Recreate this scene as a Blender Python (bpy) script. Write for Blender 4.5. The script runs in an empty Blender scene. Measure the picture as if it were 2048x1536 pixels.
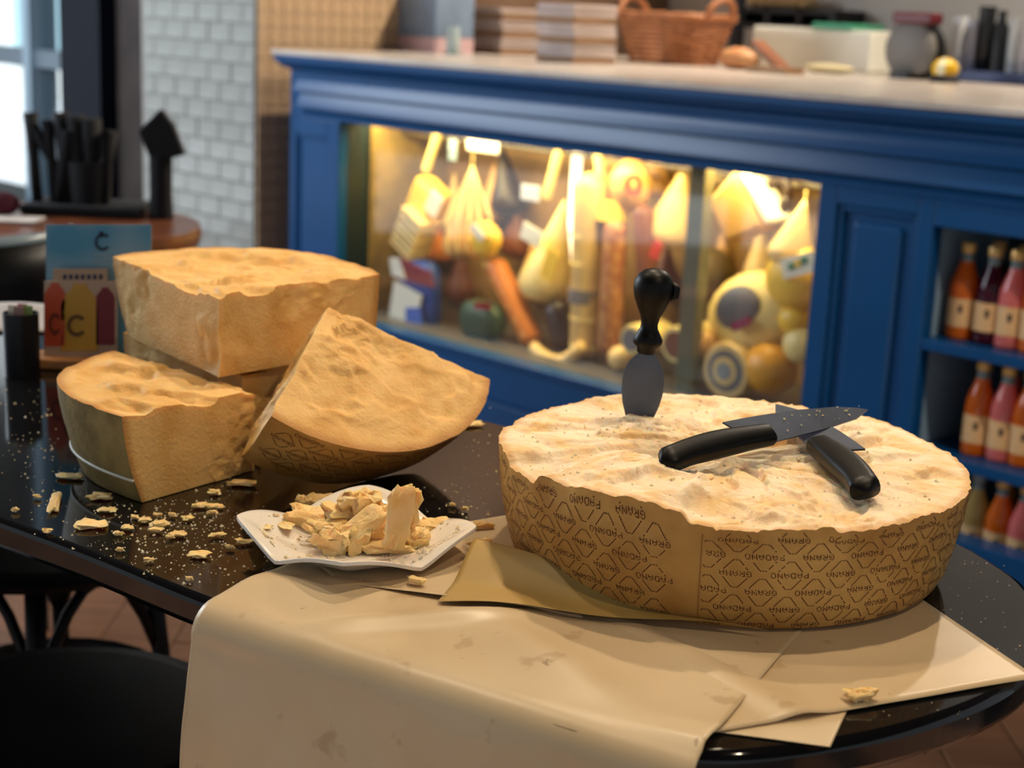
import bpy, math, random
from math import sin, cos, pi, radians, sqrt, atan2, floor
from mathutils import Vector, Matrix, noise
random.seed(7)
SC = bpy.context.scene
COL = SC.collection

# ------------------------------------------------------------------ camera
FPX, CAMH, PITCH, ROLL = 3076.0, 1.26, radians(13.6), radians(2.6)
_fw = Vector((0, cos(PITCH), -sin(PITCH))); _rt0 = Vector((1, 0, 0)); _up0 = _rt0.cross(_fw)
_rt = _rt0*cos(ROLL) + _up0*sin(ROLL); _up = -_rt0*sin(ROLL) + _up0*cos(ROLL)
EYE = Vector((0, 0, CAMH))
cd = bpy.data.cameras.new('camera'); cam = bpy.data.objects.new('camera', cd); COL.objects.link(cam)
cam.matrix_world = Matrix((( _rt.x, _up.x, -_fw.x, EYE.x), (_rt.y, _up.y, -_fw.y, EYE.y), (_rt.z, _up.z, -_fw.z, EYE.z), (0, 0, 0, 1)))
cd.sensor_width = 36; cd.lens = 36*FPX/2048; cd.clip_start = .02; cd.clip_end = 200
cd.dof.use_dof = True; cd.dof.focus_distance = 1.40; cd.dof.aperture_fstop = 5.3
SC.camera = cam
# ------------------------------------------------------------------ world, lights, exposure
w = bpy.data.worlds.new('daylight'); SC.world = w; w.use_nodes = True
w.node_tree.nodes['Background'].inputs[0].default_value = (.86, .94, 1.0, 1)
w.node_tree.nodes['Background'].inputs[1].default_value = .46
SC.view_settings.view_transform = 'Standard'; SC.view_settings.look = 'None'
SC.view_settings.exposure = 0.0; SC.view_settings.gamma = 1.0
SC.view_settings.use_curve_mapping = False
def spot(name, loc, to, watt, col, size=70, rad=.03, blend=.6):
    l = bpy.data.lights.new(name, 'SPOT'); l.energy = watt; l.color = col; l.spot_size = radians(size); l.spot_blend = blend; l.shadow_soft_size = rad
    o = bpy.data.objects.new(name, l); COL.objects.link(o); o.location = loc
    o.rotation_euler = (Vector(to)-Vector(loc)).to_track_quat('-Z', 'Y').to_euler(); return o
WARM = (1.0, .79, .54)
spot('ceiling_and_fill_spot', (1.9, 1.3, 2.75), (1.25, 3.1, .5), 170, (1, .86, .68), 32)  # added fill lamp, brightens the bottles in the niche
spot('ceiling_and_fill_spot', (.55, 1.75, 2.75), (.2, 1.45, .8), 74, WARM, 60)
spot('ceiling_and_fill_spot', (.15, 2.75, 2.75), (.1, 1.4, .8), 82, WARM, 55)
spot('ceiling_and_fill_spot', (1.0, .45, 2.75), (-.1, 1.6, .85), 34, WARM, 60)
spot('ceiling_and_fill_spot', (-.75, 2.05, 2.75), (-.3, 1.7, .85), 38, WARM, 60)
spot('ceiling_and_fill_spot', (1.7, 4.5, 2.75), (.9, 4.1, 1.1), 210, (1, .85, .66), 100)  # fill lamp added to lift the kitchen behind the counter
spot('ceiling_and_fill_spot', (.9, 5.3, 2.75), (-.6, 5.2, 1.1), 210, (1, .85, .66), 100)  # another added fill, aimed at the pillar's beige side to brighten it
def area(name, loc, to, sx, sy, watt, col):
    l = bpy.data.lights.new(name, 'AREA'); l.shape = 'RECTANGLE'; l.size = sx; l.size_y = sy; l.energy = watt; l.color = col
    o = bpy.data.objects.new(name, l); COL.objects.link(o); o.location = loc
    o.rotation_euler = (Vector(to)-Vector(loc)).to_track_quat('-Z', 'Y').to_euler(); return o
area('shopfront_window_daylight', (-3.1, 4.2, 1.95), (0, 4.2, 1.0), 2.2, 1.0, 90, (.80, .90, 1.0))
sn = bpy.data.lights.new('sun', 'SUN'); sn.energy = 13; sn.angle = .02; so = bpy.data.objects.new('sun', sn); COL.objects.link(so); so.rotation_euler = Vector((.35, .65, -.55)).to_track_quat('-Z', 'Y').to_euler()

# ------------------------------------------------------------------ geometry frames
def ray(x, y): return _fw + _rt*((x-1024)/FPX) + _up*((768-y)/FPX)
def atz(x, y, z):
    r = ray(x, y); return EYE + r*((z-EYE.z)/r.z)
D = Vector((-.7135, .7006, 0)); N = Vector((-.7006, -.7135, 0)); ORG = Vector((1.00116, 3.16351, 0))
CROT = atan2(-.7006, .7135)
def L(u, w, z): return ORG + D*u + N*w + Vector((0, 0, z))       # counter frame: u to the left, w out of the front, z up
def onw(x, y, w):
    r = ray(x, y); t = (ORG + N*w - EYE).dot(N)/r.dot(N); p = EYE + r*t
    return (p-ORG).dot(D), p.z
def onu(x, y, u):
    r = ray(x, y); t = (ORG + D*u - EYE).dot(D)/r.dot(D); p = EYE + r*t
    return (p-ORG).dot(N), p.z

# ------------------------------------------------------------------ materials
MATS = {}
def lin(c):
    if isinstance(c, str):
        c = c.lstrip('#'); c = [int(c[i:i+2], 16)/255 for i in (0, 2, 4)]
        return tuple(((v+.055)/1.055)**2.4 if v > .04045 else v/12.92 for v in c)
    return tuple(c)
def mat(name, c1, c2=None, scale=20, rough=.5, metal=0, bump=0, bscale=None, spec=.5, trans=0, coat=0, detail=6, sss=0, stretch=None, alpha=1, ior=1.45, emit=None, estr=0):
    if name in MATS: return MATS[name]
    m = bpy.data.materials.new(name); m.use_nodes = True; MATS[name] = m
    nt = m.node_tree; b = nt.nodes['Principled BSDF']
    c1 = lin(c1)
    b.inputs['Base Color'].default_value = (*c1, 1); b.inputs['Roughness'].default_value = rough; b.inputs['Metallic'].default_value = metal
    b.inputs['Specular IOR Level'].default_value = spec; b.inputs['Transmission Weight'].default_value = trans; b.inputs['Coat Weight'].default_value = coat; b.inputs['IOR'].default_value = ior
    b.inputs['Alpha'].default_value = alpha
    if sss: b.inputs['Subsurface Weight'].default_value = sss; b.inputs['Subsurface Radius'].default_value = (.01, .005, .002)
    if emit: b.inputs['Emission Color'].default_value = (*lin(emit), 1); b.inputs['Emission Strength'].default_value = estr
    if c2 or bump:
        tc = nt.nodes.new('ShaderNodeTexCoord'); mp = nt.nodes.new('ShaderNodeMapping'); nt.links.new(tc.outputs['Object'], mp.inputs[0])
        if stretch: mp.inputs['Scale'].default_value = stretch
    if c2:
        n = nt.nodes.new('ShaderNodeTexNoise'); n.inputs['Scale'].default_value = scale; n.inputs['Detail'].default_value = detail
        nt.links.new(mp.outputs[0], n.inputs['Vector'])
        r = nt.nodes.new('ShaderNodeValToRGB'); r.color_ramp.elements[0].position = .35; r.color_ramp.elements[1].position = .65
        r.color_ramp.elements[0].color = (*c1, 1); r.color_ramp.elements[1].color = (*lin(c2), 1)
        nt.links.new(n.outputs['Fac'], r.inputs[0]); nt.links.new(r.outputs[0], b.inputs['Base Color'])
    if bump:
        n2 = nt.nodes.new('ShaderNodeTexNoise'); n2.inputs['Scale'].default_value = bscale or scale*3; n2.inputs['Detail'].default_value = 8
        nt.links.new(mp.outputs[0], n2.inputs['Vector'])
        bp = nt.nodes.new('ShaderNodeBump'); bp.inputs['Strength'].default_value = bump; bp.inputs['Distance'].default_value = .003
        nt.links.new(n2.outputs['Fac'], bp.inputs['Height']); nt.links.new(bp.outputs[0], b.inputs['Normal'])
    return m
def translucent(name, c, rough=.25, t=.5):
    if name in MATS: return MATS[name]
    m = mat(name, c, rough=rough); nt = m.node_tree; b = nt.nodes['Principled BSDF']; out = nt.nodes['Material Output']
    tr = nt.nodes.new('ShaderNodeBsdfTranslucent'); tr.inputs[0].default_value = (*lin(c), 1)
    mx = nt.nodes.new('ShaderNodeMixShader'); mx.inputs[0].default_value = t
    nt.links.new(b.outputs[0], mx.inputs[1]); nt.links.new(tr.outputs[0], mx.inputs[2]); nt.links.new(mx.outputs[0], out.inputs[0]); return m
def glassy(name, tint=(1, 1, 1), refl=.06):
    if name in MATS: return MATS[name]
    m = bpy.data.materials.new(name); m.use_nodes = True; MATS[name] = m; nt = m.node_tree
    nt.nodes.remove(nt.nodes['Principled BSDF']); out = nt.nodes['Material Output']
    tr = nt.nodes.new('ShaderNodeBsdfTransparent'); tr.inputs[0].default_value = (*tint, 1)
    gl = nt.nodes.new('ShaderNodeBsdfGlossy'); gl.inputs['Roughness'].default_value = .03
    fr = nt.nodes.new('ShaderNodeValue'); fr.outputs[0].default_value = refl
    mx = nt.nodes.new('ShaderNodeMixShader'); nt.links.new(fr.outputs[0], mx.inputs[0])
    nt.links.new(tr.outputs[0], mx.inputs[1]); nt.links.new(gl.outputs[0], mx.inputs[2]); nt.links.new(mx.outputs[0], out.inputs[0]); return m
def cheese_mat(name, ca, cb, edge, fine=900):
    m = bpy.data.materials.new(name); m.use_nodes = True; MATS[name] = m; nt = m.node_tree; b = nt.nodes['Principled BSDF']
    b.inputs['Roughness'].default_value = .62; b.inputs['Specular IOR Level'].default_value = .25
    b.inputs['Subsurface Weight'].default_value = .45; b.inputs['Subsurface Radius'].default_value = (.008, .004, .0014); b.inputs['Subsurface Scale'].default_value = 1
    tc = nt.nodes.new('ShaderNodeTexCoord')
    n = nt.nodes.new('ShaderNodeTexNoise'); n.inputs['Scale'].default_value = 26; n.inputs['Detail'].default_value = 9; nt.links.new(tc.outputs['Object'], n.inputs['Vector'])
    r = nt.nodes.new('ShaderNodeValToRGB'); r.color_ramp.elements[0].position = .34; r.color_ramp.elements[1].position = .58
    r.color_ramp.elements[0].color = (*lin(ca), 1); r.color_ramp.elements[1].color = (*lin(cb), 1); nt.links.new(n.outputs['Fac'], r.inputs[0])
    at = nt.nodes.new('ShaderNodeAttribute'); at.attribute_name = 'rimness'
    mx = nt.nodes.new('ShaderNodeMix'); mx.data_type = 'RGBA'; nt.links.new(at.outputs['Fac'], mx.inputs['Factor']); nt.links.new(r.outputs[0], mx.inputs['A']); mx.inputs['B'].default_value = (*lin(edge), 1)
    nt.links.new(mx.outputs['Result'], b.inputs['Base Color'])
    n2 = nt.nodes.new('ShaderNodeTexNoise'); n2.inputs['Scale'].default_value = 260; n2.inputs['Detail'].default_value = 8; nt.links.new(tc.outputs['Object'], n2.inputs['Vector'])
    bp = nt.nodes.new('ShaderNodeBump'); bp.inputs['Strength'].default_value = .5; bp.inputs['Distance'].default_value = .003
    nt.links.new(n2.outputs['Fac'], bp.inputs['Height']); nt.links.new(bp.outputs[0], b.inputs['Normal']); return m

# ------------------------------------------------------------------ objects
def tag(o, label=None, cat=None, group=None, kind=None):
    if label: o['label'] = label
    if cat: o['category'] = cat
    if group: o['group'] = group
    if kind: o['kind'] = kind
    return o
def thing(name, loc, label, cat, group=None, rot=0, mw=None):
    o = bpy.data.objects.new(name, None); COL.objects.link(o); o.empty_display_size = .05
    if mw is not None: o.matrix_world = mw
    else: o.location = loc; o.rotation_euler = (0, 0, rot)
    o['wm'] = 0; del o['wm']
    return tag(o, label, cat, group)
def wmat(o):
    m = o.matrix_basis.copy(); p = o.parent
    while p: m = p.matrix_basis @ m; p = p.parent
    return m
class MB:
    def __init__(s): s.v = []; s.f = []
    def add(s, vs, fs):
        k = len(s.v); s.v += [Vector(v) for v in vs]; s.f += [tuple(i+k for i in f) for f in fs]; return s
    def box(s, c, sz, ax=None):
        c = Vector(c); X, Y, Z = ax or (Vector((1, 0, 0)), Vector((0, 1, 0)), Vector((0, 0, 1)))
        vs = [c + X*(sz[0]/2*a) + Y*(sz[1]/2*b) + Z*(sz[2]/2*d) for a in (-1, 1) for b in (-1, 1) for d in (-1, 1)]
        return s.add(vs, [(0, 1, 3, 2), (4, 6, 7, 5), (0, 4, 5, 1), (2, 3, 7, 6), (0, 2, 6, 4), (1, 5, 7, 3)])
    def lbox(s, u0, u1, w0, w1, z0, z1):    # a box in the counter frame
        return s.box(L((u0+u1)/2, (w0+w1)/2, (z0+z1)/2), (abs(u1-u0), abs(w1-w0), abs(z1-z0)), (-D, -N, Vector((0, 0, 1))))
    def lathe(s, prof, c=(0, 0, 0), n=24, ax=None, cap=True):
        c = Vector(c); X, Y, Z = ax or (Vector((1, 0, 0)), Vector((0, 1, 0)), Vector((0, 0, 1)))
        vs = [c + X*(r*cos(2*pi*i/n)) + Y*(r*sin(2*pi*i/n)) + Z*h for r, h in prof for i in range(n)]
        fs = [(j*n+i, j*n+(i+1) % n, (j+1)*n+(i+1) % n, (j+1)*n+i) for j in range(len(prof)-1) for i in range(n)]
        if cap: fs += [tuple(range(n-1, -1, -1)), tuple((len(prof)-1)*n+i for i in range(n))]
        return s.add(vs, fs)
    def tube(s, path, rad, n=10, cap=True, flat=1.0):
        P = [Vector(p) for p in path]; R = rad if isinstance(rad, (list, tuple)) else [rad]*len(P)
        vs = []; up = None
        for i, p in enumerate(P):
            t = (P[min(i+1, len(P)-1)]-P[max(i-1, 0)]).normalized()
            if up is None: up = t.orthogonal().normalized() if abs(t.z) > .9 else Vector((0, 0, 1))
            a = t.cross(up); a = a.normalized() if a.length > 1e-6 else t.orthogonal().normalized(); b = a.cross(t).normalized(); up = b
            vs += [p + a*(R[i]*cos(2*pi*k/n)) + b*(R[i]*flat*sin(2*pi*k/n)) for k in range(n)]
        fs = [(j*n+i, j*n+(i+1) % n, (j+1)*n+(i+1) % n, (j+1)*n+i) for j in range(len(P)-1) for i in range(n)]
        if cap: fs += [tuple(range(n-1, -1, -1)), tuple((len(P)-1)*n+i for i in range(n))]
        return s.add(vs, fs)
    def prism(s, poly, off):      # a polygon of 3D points pushed along a vector
        n = len(poly); P = [Vector(p) for p in poly]; off = Vector(off)
        return s.add(P + [p+off for p in P], [tuple(range(n-1, -1, -1)), tuple(range(n, 2*n))] + [(i, (i+1) % n, n+(i+1) % n, n+i) for i in range(n)])
    def grid(s, fn, nu, nv, closed=False):
        vs = [fn(i/(nu if closed else nu-1), j/(nv-1)) for j in range(nv) for i in range(nu)]
        fs = []
        for j in range(nv-1):
            for i in range(nu if closed else nu-1):
                k = (i+1) % nu; fs.append((j*nu+i, j*nu+k, (j+1)*nu+k, (j+1)*nu+i))
        return s.add(vs, fs)
    def build(s, name, m, parent=None, smooth=False, bevel=0, solid=0, sub=0, local=False, attr=None):
        me = bpy.data.meshes.new(name); vs = s.v
        if parent is not None and not local:
            im = wmat(parent).inverted(); vs = [im @ v for v in vs]
        me.from_pydata(vs, [], s.f); me.update()
        import bmesh
        bm = bmesh.new(); bm.from_mesh(me); bmesh.ops.recalc_face_normals(bm, faces=bm.faces); bm.to_mesh(me); bm.free()
        me.materials.append(m)
        if smooth:
            me.polygons.foreach_set('use_smooth', [True]*len(me.polygons))
            if smooth != True: me.set_sharp_from_angle(angle=radians(smooth))
        if attr:
            a = me.attributes.new('rimness', 'FLOAT', 'POINT'); a.data.foreach_set('value', attr)
        o = bpy.data.objects.new(name, me); COL.objects.link(o)
        if parent is not None: o.parent = parent
        if solid:
            x = o.modifiers.new('solid', 'SOLIDIFY'); x.thickness = solid; x.offset = 1
        if bevel:
            x = o.modifiers.new('bevel', 'BEVEL'); x.width = bevel; x.segments = 2; x.limit_method = 'ANGLE'
        if sub:
            x = o.modifiers.new('sub', 'SUBSURF'); x.levels = sub; x.render_levels = sub
        return o
def at_base(mb, name, m, label, cat, base, group=None, kind=None, **k):    # one-mesh thing with its origin at its base
    base = Vector(base); mb.v = [v-base for v in mb.v]
    o = mb.build(name, m, None, **k); o.location = base; return tag(o, label, cat, group, kind)
def copy_tree(o, parent=None):
    c = o.copy(); COL.objects.link(c); c.parent = parent
    for ch in list(o.children): copy_tree(ch, c)
    return c
def ss(a, b, x):
    t = min(1, max(0, (x-a)/(b-a))); return t*t*(3-2*t)
def fbm(p, o=4):
    v = 0; a = 1
    for i in range(o): v += a*noise.noise(p); p = p*2.03; a *= .5
    return v
def nvec(p, o=4):
    return Vector((fbm(p, o), fbm(p+Vector((31.7, 5.1, 9.2)), o), fbm(p+Vector((3.3, 47.9, 21.4)), o)))
def cells(q, wd=.16):      # broken-slab relief: every cell has its own height and tilt
    dd, pts_ = noise.voronoi(q)
    def ch(k): v = pts_[k]; return noise.cell(v*7.3+Vector((3, 1, 8)))-.5 + .55*(q-v).dot(Vector((noise.cell(v*5.1)-.5, noise.cell(v*6.7+Vector((9, 9, 9)))-.5, 1.2*noise.cell(v*4.3)-.6)))
    b_ = ss(0, wd, dd[1]-dd[0]); return ch(0)*(.5+.5*b_) + ch(1)*(.5-.5*b_), b_
TZ = .75          # table top height
# ================================================================== the room
M_wood_floor = mat('oak_floor', '#6e4a34', '#835c42', scale=3, rough=.45, bump=.2, bscale=40, stretch=(1, 8, 1))
fl = MB().box((0, 4, -.03), (9, 12, .04)).build('floor', mat('floor_joint', '#3a2a20', rough=.8)); tag(fl, 'brown oak plank floor', None, None, 'structure')
pk = None
for i in range(34):
    for j in range(7):
        x = -2.9 + i*.145; y = .6 + j*.9 + (i % 2)*.45
        if not (-3.1 < x < 2.4 and .5 < y < 6.6): continue
        if pk is None:
            pk = MB().box((0, 0, 0), (.141, .896, .02)).build('plank', M_wood_floor, fl, bevel=.002, local=True); o = pk
        else: o = pk.copy(); COL.objects.link(o)
        o.location = (x, y, 0)
cl = MB().box((0, 4, 2.95), (9, 12, .1)).build('ceiling', mat('ceiling_paint', '#4a4642', rough=.9)); tag(cl, 'dark painted ceiling', None, None, 'structure')
wb = MB().lbox(-3, 2.66, -2.1, -2.2, 0, 2.9).build('wall_back', mat('back_wall_plaster', '#dcd5ca', '#cfc7ba', scale=2, rough=.7)); tag(wb, 'pale kitchen wall behind the counter', None, None, 'structure')
# tiled pillar: white glazed face towards the tables, beige side face towards the kitchen
UP = 2.66; WP = onu(512, 300, UP)[0]
u_white, _ = onw(292, 300, WP); u_dark, _ = onw(212, 300, WP); u_post, _ = onw(134, 300, WP)
pil = MB().lbox(UP, u_white+.02, WP-.62, WP, 0, 2.9).build('wall_pillar', mat('grout', '#8f8b84', rough=.9)); tag(pil, 'pillar with white glazed tiles in front and beige tiles on its side', None, None, 'structure')
M_wt = mat('white_glaze', '#8f8f8a', '#a2a39d', scale=9, rough=.07, spec=.7, bump=.25, bscale=14)
M_bt = mat('beige_glaze', '#b99a78', '#c6a886', scale=14, rough=.35)
wt = MB().box((0, 0, 0), (.128, .008, .0615)).build('white_tile', M_wt, pil, bevel=.003, local=True)
bt = MB().box((0, 0, 0), (.008, .048, .048)).build('beige_tile', M_bt, pil, bevel=.002, local=True)
fw_ = fb_ = True
for j in range(24):
    for i in range(6):
        u = UP + .066 + i*.131 - (j % 2)*.0655; z = .12 + j*.0645
        sx_ = 1
        if u-.064 < UP: sx_ = .49; u = UP+.033
        if u-.03 > u_white: continue
        if u+.064 > u_white+.03: sx_ = .49; u = u-.032
        o = wt if fw_ else wt.copy()
        if not fw_: COL.objects.link(o)
        fw_ = False
        o.location = L(u, WP+.004, z); o.scale = (sx_, 1, 1); o.rotation_euler = (random.uniform(-.02, .02), 0, CROT+random.uniform(-.022, .022))
for j in range(23):
    for i in range(12):
        ww = WP - .026 - i*.05; z = .30 + j*.05
        if i > 3 and z < 1.06: continue
        o = bt if fb_ else bt.copy()
        if not fb_: COL.objects.link(o)
        fb_ = False
        o.location = L(UP-.004, ww, z); o.rotation_euler = (0, random.uniform(-.01, .01), CROT+random.uniform(-.01, .01))
sw = MB().lbox(UP, UP+.1, WP-.62, -2.2, 0, 2.9).build('wall_side', mat('brown_panel', '#6a5140', '#7a5f4b', scale=3, rough=.6)); tag(sw, 'brown panelled kitchen side wall', None, None, 'structure')
# dark wall strip, navy window post, window
tag(MB().lbox(u_white+.02, u_dark, WP-.5, WP-.05, 0, 2.9).build('wall_left', mat('dark_wall', '#453d3a', '#37312f', scale=5, rough=.7, spec=.2)), 'dark taupe wall strip beside the white tiles', None, None, 'structure')
navy = mat('navy_paint', '#070d1a', rough=.5, spec=.12)
win = MB().lbox(u_dark, u_post, WP-.25, WP+.02, 0, 2.9).build('window_1', navy); tag(win, 'tall shop window with dark navy frame and grey inner bars', None, None, 'structure')
ub, _ = onw(104, 200, WP); greyf = mat('grey_frame', '#8fa6b6', rough=.4)
MB().lbox(u_post, u_post+.035, WP-.2, WP-.05, 0, 2.9).build('window_frame', greyf, win)
MB().lbox(u_post+.06, ub+.02, WP-.2, WP-.08, 0, 2.9).build('window_frame', greyf, win)
zt = onw(40, 118, WP)[1]
MB().lbox(ub, 6.5, WP-.16, WP-.1, zt-.035, zt+.035).build('window_transom', mat('grey_transom', '#6d7c88', rough=.5), win)
MB().lbox(u_post, 6.5, WP-.30, WP+.1, 0, .42).build('window_sill', navy, win)
for k in range(3):
    MB().lbox(4.3+k*.7, 4.36+k*.7, WP-.2, WP-.08, .42, 2.9).build('window_mullion', greyf, win)
MB().lbox(u_post, 6.5, WP-.135, WP-.13, .42, 2.9).build('window_pane', glassy('window_glass', (.96, .99, 1)), win)
# street outside the window
st = MB().lbox(2.8, 19, 6, -14, -.06, -.04).build('street_pavement', mat('pavement', '#b8bcc0', '#a6abb0', scale=4, rough=.8)); tag(st, 'pale paved street outside the shop window', None, None, 'structure')
b = thing('street_building', L(16.5, -4, 0), 'pale building across the street seen through the shop window', 'building')
MB().lbox(16, 17, -14, 6, -.05, 5).build('facade', mat('facade', '#eceeec', '#e0e4e2', scale=1, rough=.8), b)
for k in range(9):
    MB().lbox(15.98, 16.02, -12+k*1.7, -11.2+k*1.7, .4, 1.9).build('window_opening', mat('far_glass', '#a9cbd6', rough=.2), b)

# ================================================================== blue counter
blue = mat('blue_paint', '#0d4678', '#0c4373', scale=6, rough=.27, spec=.3)
ct = thing('bar_counter', L(1.2, -.3, 0), 'long blue panelled counter with cornice, display opening and bottle niche', 'counter', rot=CROT)
def sweep(name, prof, u0, u1, ret=True):      # cornice moulding profile (w, z) swept along the counter with a mitred return at its left end
    m = MB(); n = len(prof)
    A = [L(u0, w_, z) for w_, z in prof]; B_ = [L(u1+w_, w_, z) for w_, z in prof]; C_ = [L(u1+w_, -.7, z) for w_, z in prof]
    fs = [(i, i+1, n+i+1, n+i) for i in range(n-1)] + [(n+i, n+i+1, 2*n+i+1, 2*n+i) for i in range(n-1)]
    m.add(A+B_+C_, fs); return m.build(name, blue, ct, smooth=25)
cor = [(-.02, 1.098), (0, 1.096), (.0, 1.080), (-.006, 1.077), (-.012, 1.068), (-.022, 1.060), (-.036, 1.055), (-.040, 1.050), (-.040, 1.043), (-.052, 1.041), (-.054, 1.03), (-.050, 1.012), (-.044, .996), (-.042, .990), (-.056, .986), (-.062, .984), (-.058, .970), (-.052, .950), (-.050, .936), (-.060, .932), (-.068, .926), (-.072, .915)]
sweep('cornice', cor, -1.2, 2.515)
def lp(name, *bx, m=blue, bev=.003): 
    q = MB()
    for b_ in bx: q.lbox(*b_)
    return q.build(name, m, ct, bevel=bev)
OU0, OU1, OZ0, OZ1 = .505, 2.27, .30, .905
W0, W1 = -.07, -.105     # face and its back
lp('top_rail', (-1.2, 2.52, W1, W0-.002, OZ1, 1.06))
lp('end_stile', (OU1, 2.52, W1, W0-.012, 0, OZ1))
for bx in ((OU1, OU1+.06, W1+.02, W0, .1, OZ1), (2.49, 2.52, W1+.02, W0, .1, OZ1), (OU1+.06, 2.49, W1+.02, W0, .85, OZ1)): lp('panel_frame', bx)
lp('panel_moulding', (OU1+.06, OU1+.072, W1+.02, W0-.006, .2, .85), (2.478, 2.49, W1+.02, W0-.006, .2, .85), (OU1+.072, 2.478, W1+.02, W0-.006, .838, .85))
lp('end_panel', (2.50, 2.52, -2.05, W0, 0, 1.06))
lp('bottom_rail', (.505, OU1, W1, W0, .17, OZ0-.02))
lp('sill', (.505, OU1, -.45, W0+.012, OZ0-.02, OZ0))
lp('plinth', (-1.2, 2.52, W1, W0+.03, 0, .17))
# pilaster between display and niche, with a recessed panel
lp('pilaster_back', (.205, .505, W1-.01, W0-.02, .17, OZ1))
for bx in ((.455, .505, W1, W0, .17, OZ1), (.205, .245, W1, W0, .17, OZ1), (.245, .455, W1, W0, .865, OZ1), (.245, .455, W1, W0, .17, .24)): lp('pilaster_frame', bx)
lp('panel_moulding', (.440, .455, W1, W0-.008, .24, .865), (.245, .26, W1, W0-.008, .24, .865), (.26, .44, W1, W0-.008, .85, .865))
lp('raised_panel', (.285, .415, W1, W0-.010, .27, .83), bev=.01)
# bottle niche
nu1 = .205; nu0 = -.95; nb = -.42
lp('niche_head', (nu0, nu1, W1, W0, .845, OZ1))
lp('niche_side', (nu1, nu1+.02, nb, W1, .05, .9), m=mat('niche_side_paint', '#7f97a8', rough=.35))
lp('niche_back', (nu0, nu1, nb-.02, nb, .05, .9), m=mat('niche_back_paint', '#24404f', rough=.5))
for z in (.595, .342, .09): lp('shelf', (nu0, nu1, nb, W0-.002, z-.026, z))
lp('corner_post', (-1.0, nu0, nb, W0, 0, OZ1))
# display case inside the opening
lp('case_side', (OU1-.001, OU1+.02, -.52, W1, OZ0-.02, OZ1+.03), m=mat('case_dark', '#16242a', rough=.4))
lp('case_lining', (OU1-.012, OU1-.002, -.52, -.19, OZ0, OZ1+.03), m=mat('case_gold', '#8a7340', '#6f5c34', scale=12, rough=.35))
lp('case_side', (OU0-.02, OU0, -.52, W1, OZ0-.02, OZ1+.03), m=mat('case_gold', '#8a7340'))
lp('case_back', (OU0, OU1, -.54, -.52, OZ0-.02, OZ1+.03), m=mat('case_back', '#7a5c2c', '#8f6e38', scale=5, rough=.5))
lp('case_floor', (OU0, OU1, -.52, W1, OZ0-.02, OZ0+.004), m=mat('case_floor', '#4c4436', rough=.4))
lp('case_roof', (OU0, OU1, -.52, W1-.04, OZ1+.03, OZ1+.05), m=mat('case_roof', '#4a3d28', rough=.6))
gx = onw(1390, 420, -.16)[0]
lp('case_post', (gx-.026, gx+.026, -.20, -.16, OZ0, OZ1+.03), m=mat('case_post', '#5a563e', rough=.4))
lp('hanging_rail', (OU0, OU1, -.32, -.31, .865, .875), m=mat('steel', '#a8a49a', rough=.25, metal=1))
MB().lbox(OU0, OU1, -.148, -.144, OZ0, OZ1).build('display_glass', glassy('display_glass'), ct)
# lamp strips of the display case
lampm = mat('case_lamp', '#fff0c0', emit='#ffe6a8', estr=1.6)
for i, (uu, ww) in enumerate(((1.9, -.17), (1.0, -.17))):
    t = MB().tube([L(uu-.36, ww, OZ1+.018), L(uu+.36, ww, OZ1+.018)], .008, 10).build('lamp_tube', lampm, ct)
area('display_case_lamp', L(1.4, -.19, OZ1+.012), L(1.4, -.36, .3), 1.7, .05, 17, (1, .79, .34))
vx = onw(1150, 360, -.40)
t = MB().tube([L(vx[0], -.40, .46), L(vx[0]-.004, -.40, .90)], .016, 12).build('lamp_tube', mat('case_lamp_bright', '#fff4d8', emit='#fff0cc', estr=2.5), ct)
# worktop
wtop = MB().lbox(-1.2, 2.53, -2.09, .004, 1.097, 1.112); at_base(wtop, 'worktop', mat('marble', '#b7aaa0', '#c9bfb6', scale=7, rough=.25), 'pale marble worktop lying on the blue counter', 'worktop', L(1, -.3, 1.097), bevel=.004)
# ================================================================== goods in the display case
def pt(x, y, w_): u, z = onw(x, y, w_); return L(u, w_, z)
GG = 'goods in the display case'
def capsule(m, p0, p1, r, n=16, flat=1.0, r2=None):
    p0, p1 = Vector(p0), Vector(p1); P = []; R = []; r2 = r2 or r; ln = (p1-p0).length; t = (p1-p0)/ln
    for k in range(6):
        a = k/5*pi/2; P.append(p0 + t*(r*.9*(1-cos(a)) )); R.append(max(r*sin(a), r*.08))
    for k in range(5, -1, -1):
        a = k/5*pi/2; P.append(p1 - t*(r2*.9*(1-cos(a)))); R.append(max(r2*sin(a), r2*.08))
    return m.tube(P, R, n, flat=flat)
def blob(m, c, sx, sy, sz, ax=None, n=20, k=10, pw=1.0):
    c = Vector(c); X, Y, Z = ax or (-D, -N, Vector((0, 0, 1)))
    def fn(i, j):
        a = 2*pi*i; b_ = -pi/2+pi*j
        s_ = lambda v: math.copysign(abs(v)**pw, v)
        return c + X*(sx*s_(cos(a))*s_(cos(b_))) + Y*(sy*s_(sin(a))*s_(cos(b_))) + Z*(sz*s_(sin(b_)))
    return m.grid(fn, n, k, closed=True)
def tilt(a):   # counter-frame axes turned by a in the plane of the glass
    X, Z = -D, Vector((0, 0, 1)); return (X*cos(a)+Z*sin(a), -N, Z*cos(a)-X*sin(a))
CC = dict(yellow='#e8bd3a', cream='#d9b878', tan='#c89a5a', straw='#e6cf86', orange='#c9762c', brown='#6f3d24', dark='#2c1d18', blue='#123a86', white='#e2dcc8', red='#b8321f', green='#23402a', grey='#6d6a6a', wine='#7d1f2c')
def gm(k): return mat('goods_'+k, CC[k], rough=.4, bump=.15, bscale=60)
def good(name, label, base, cat): return thing(name, base, label, cat, None, rot=0)
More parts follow.
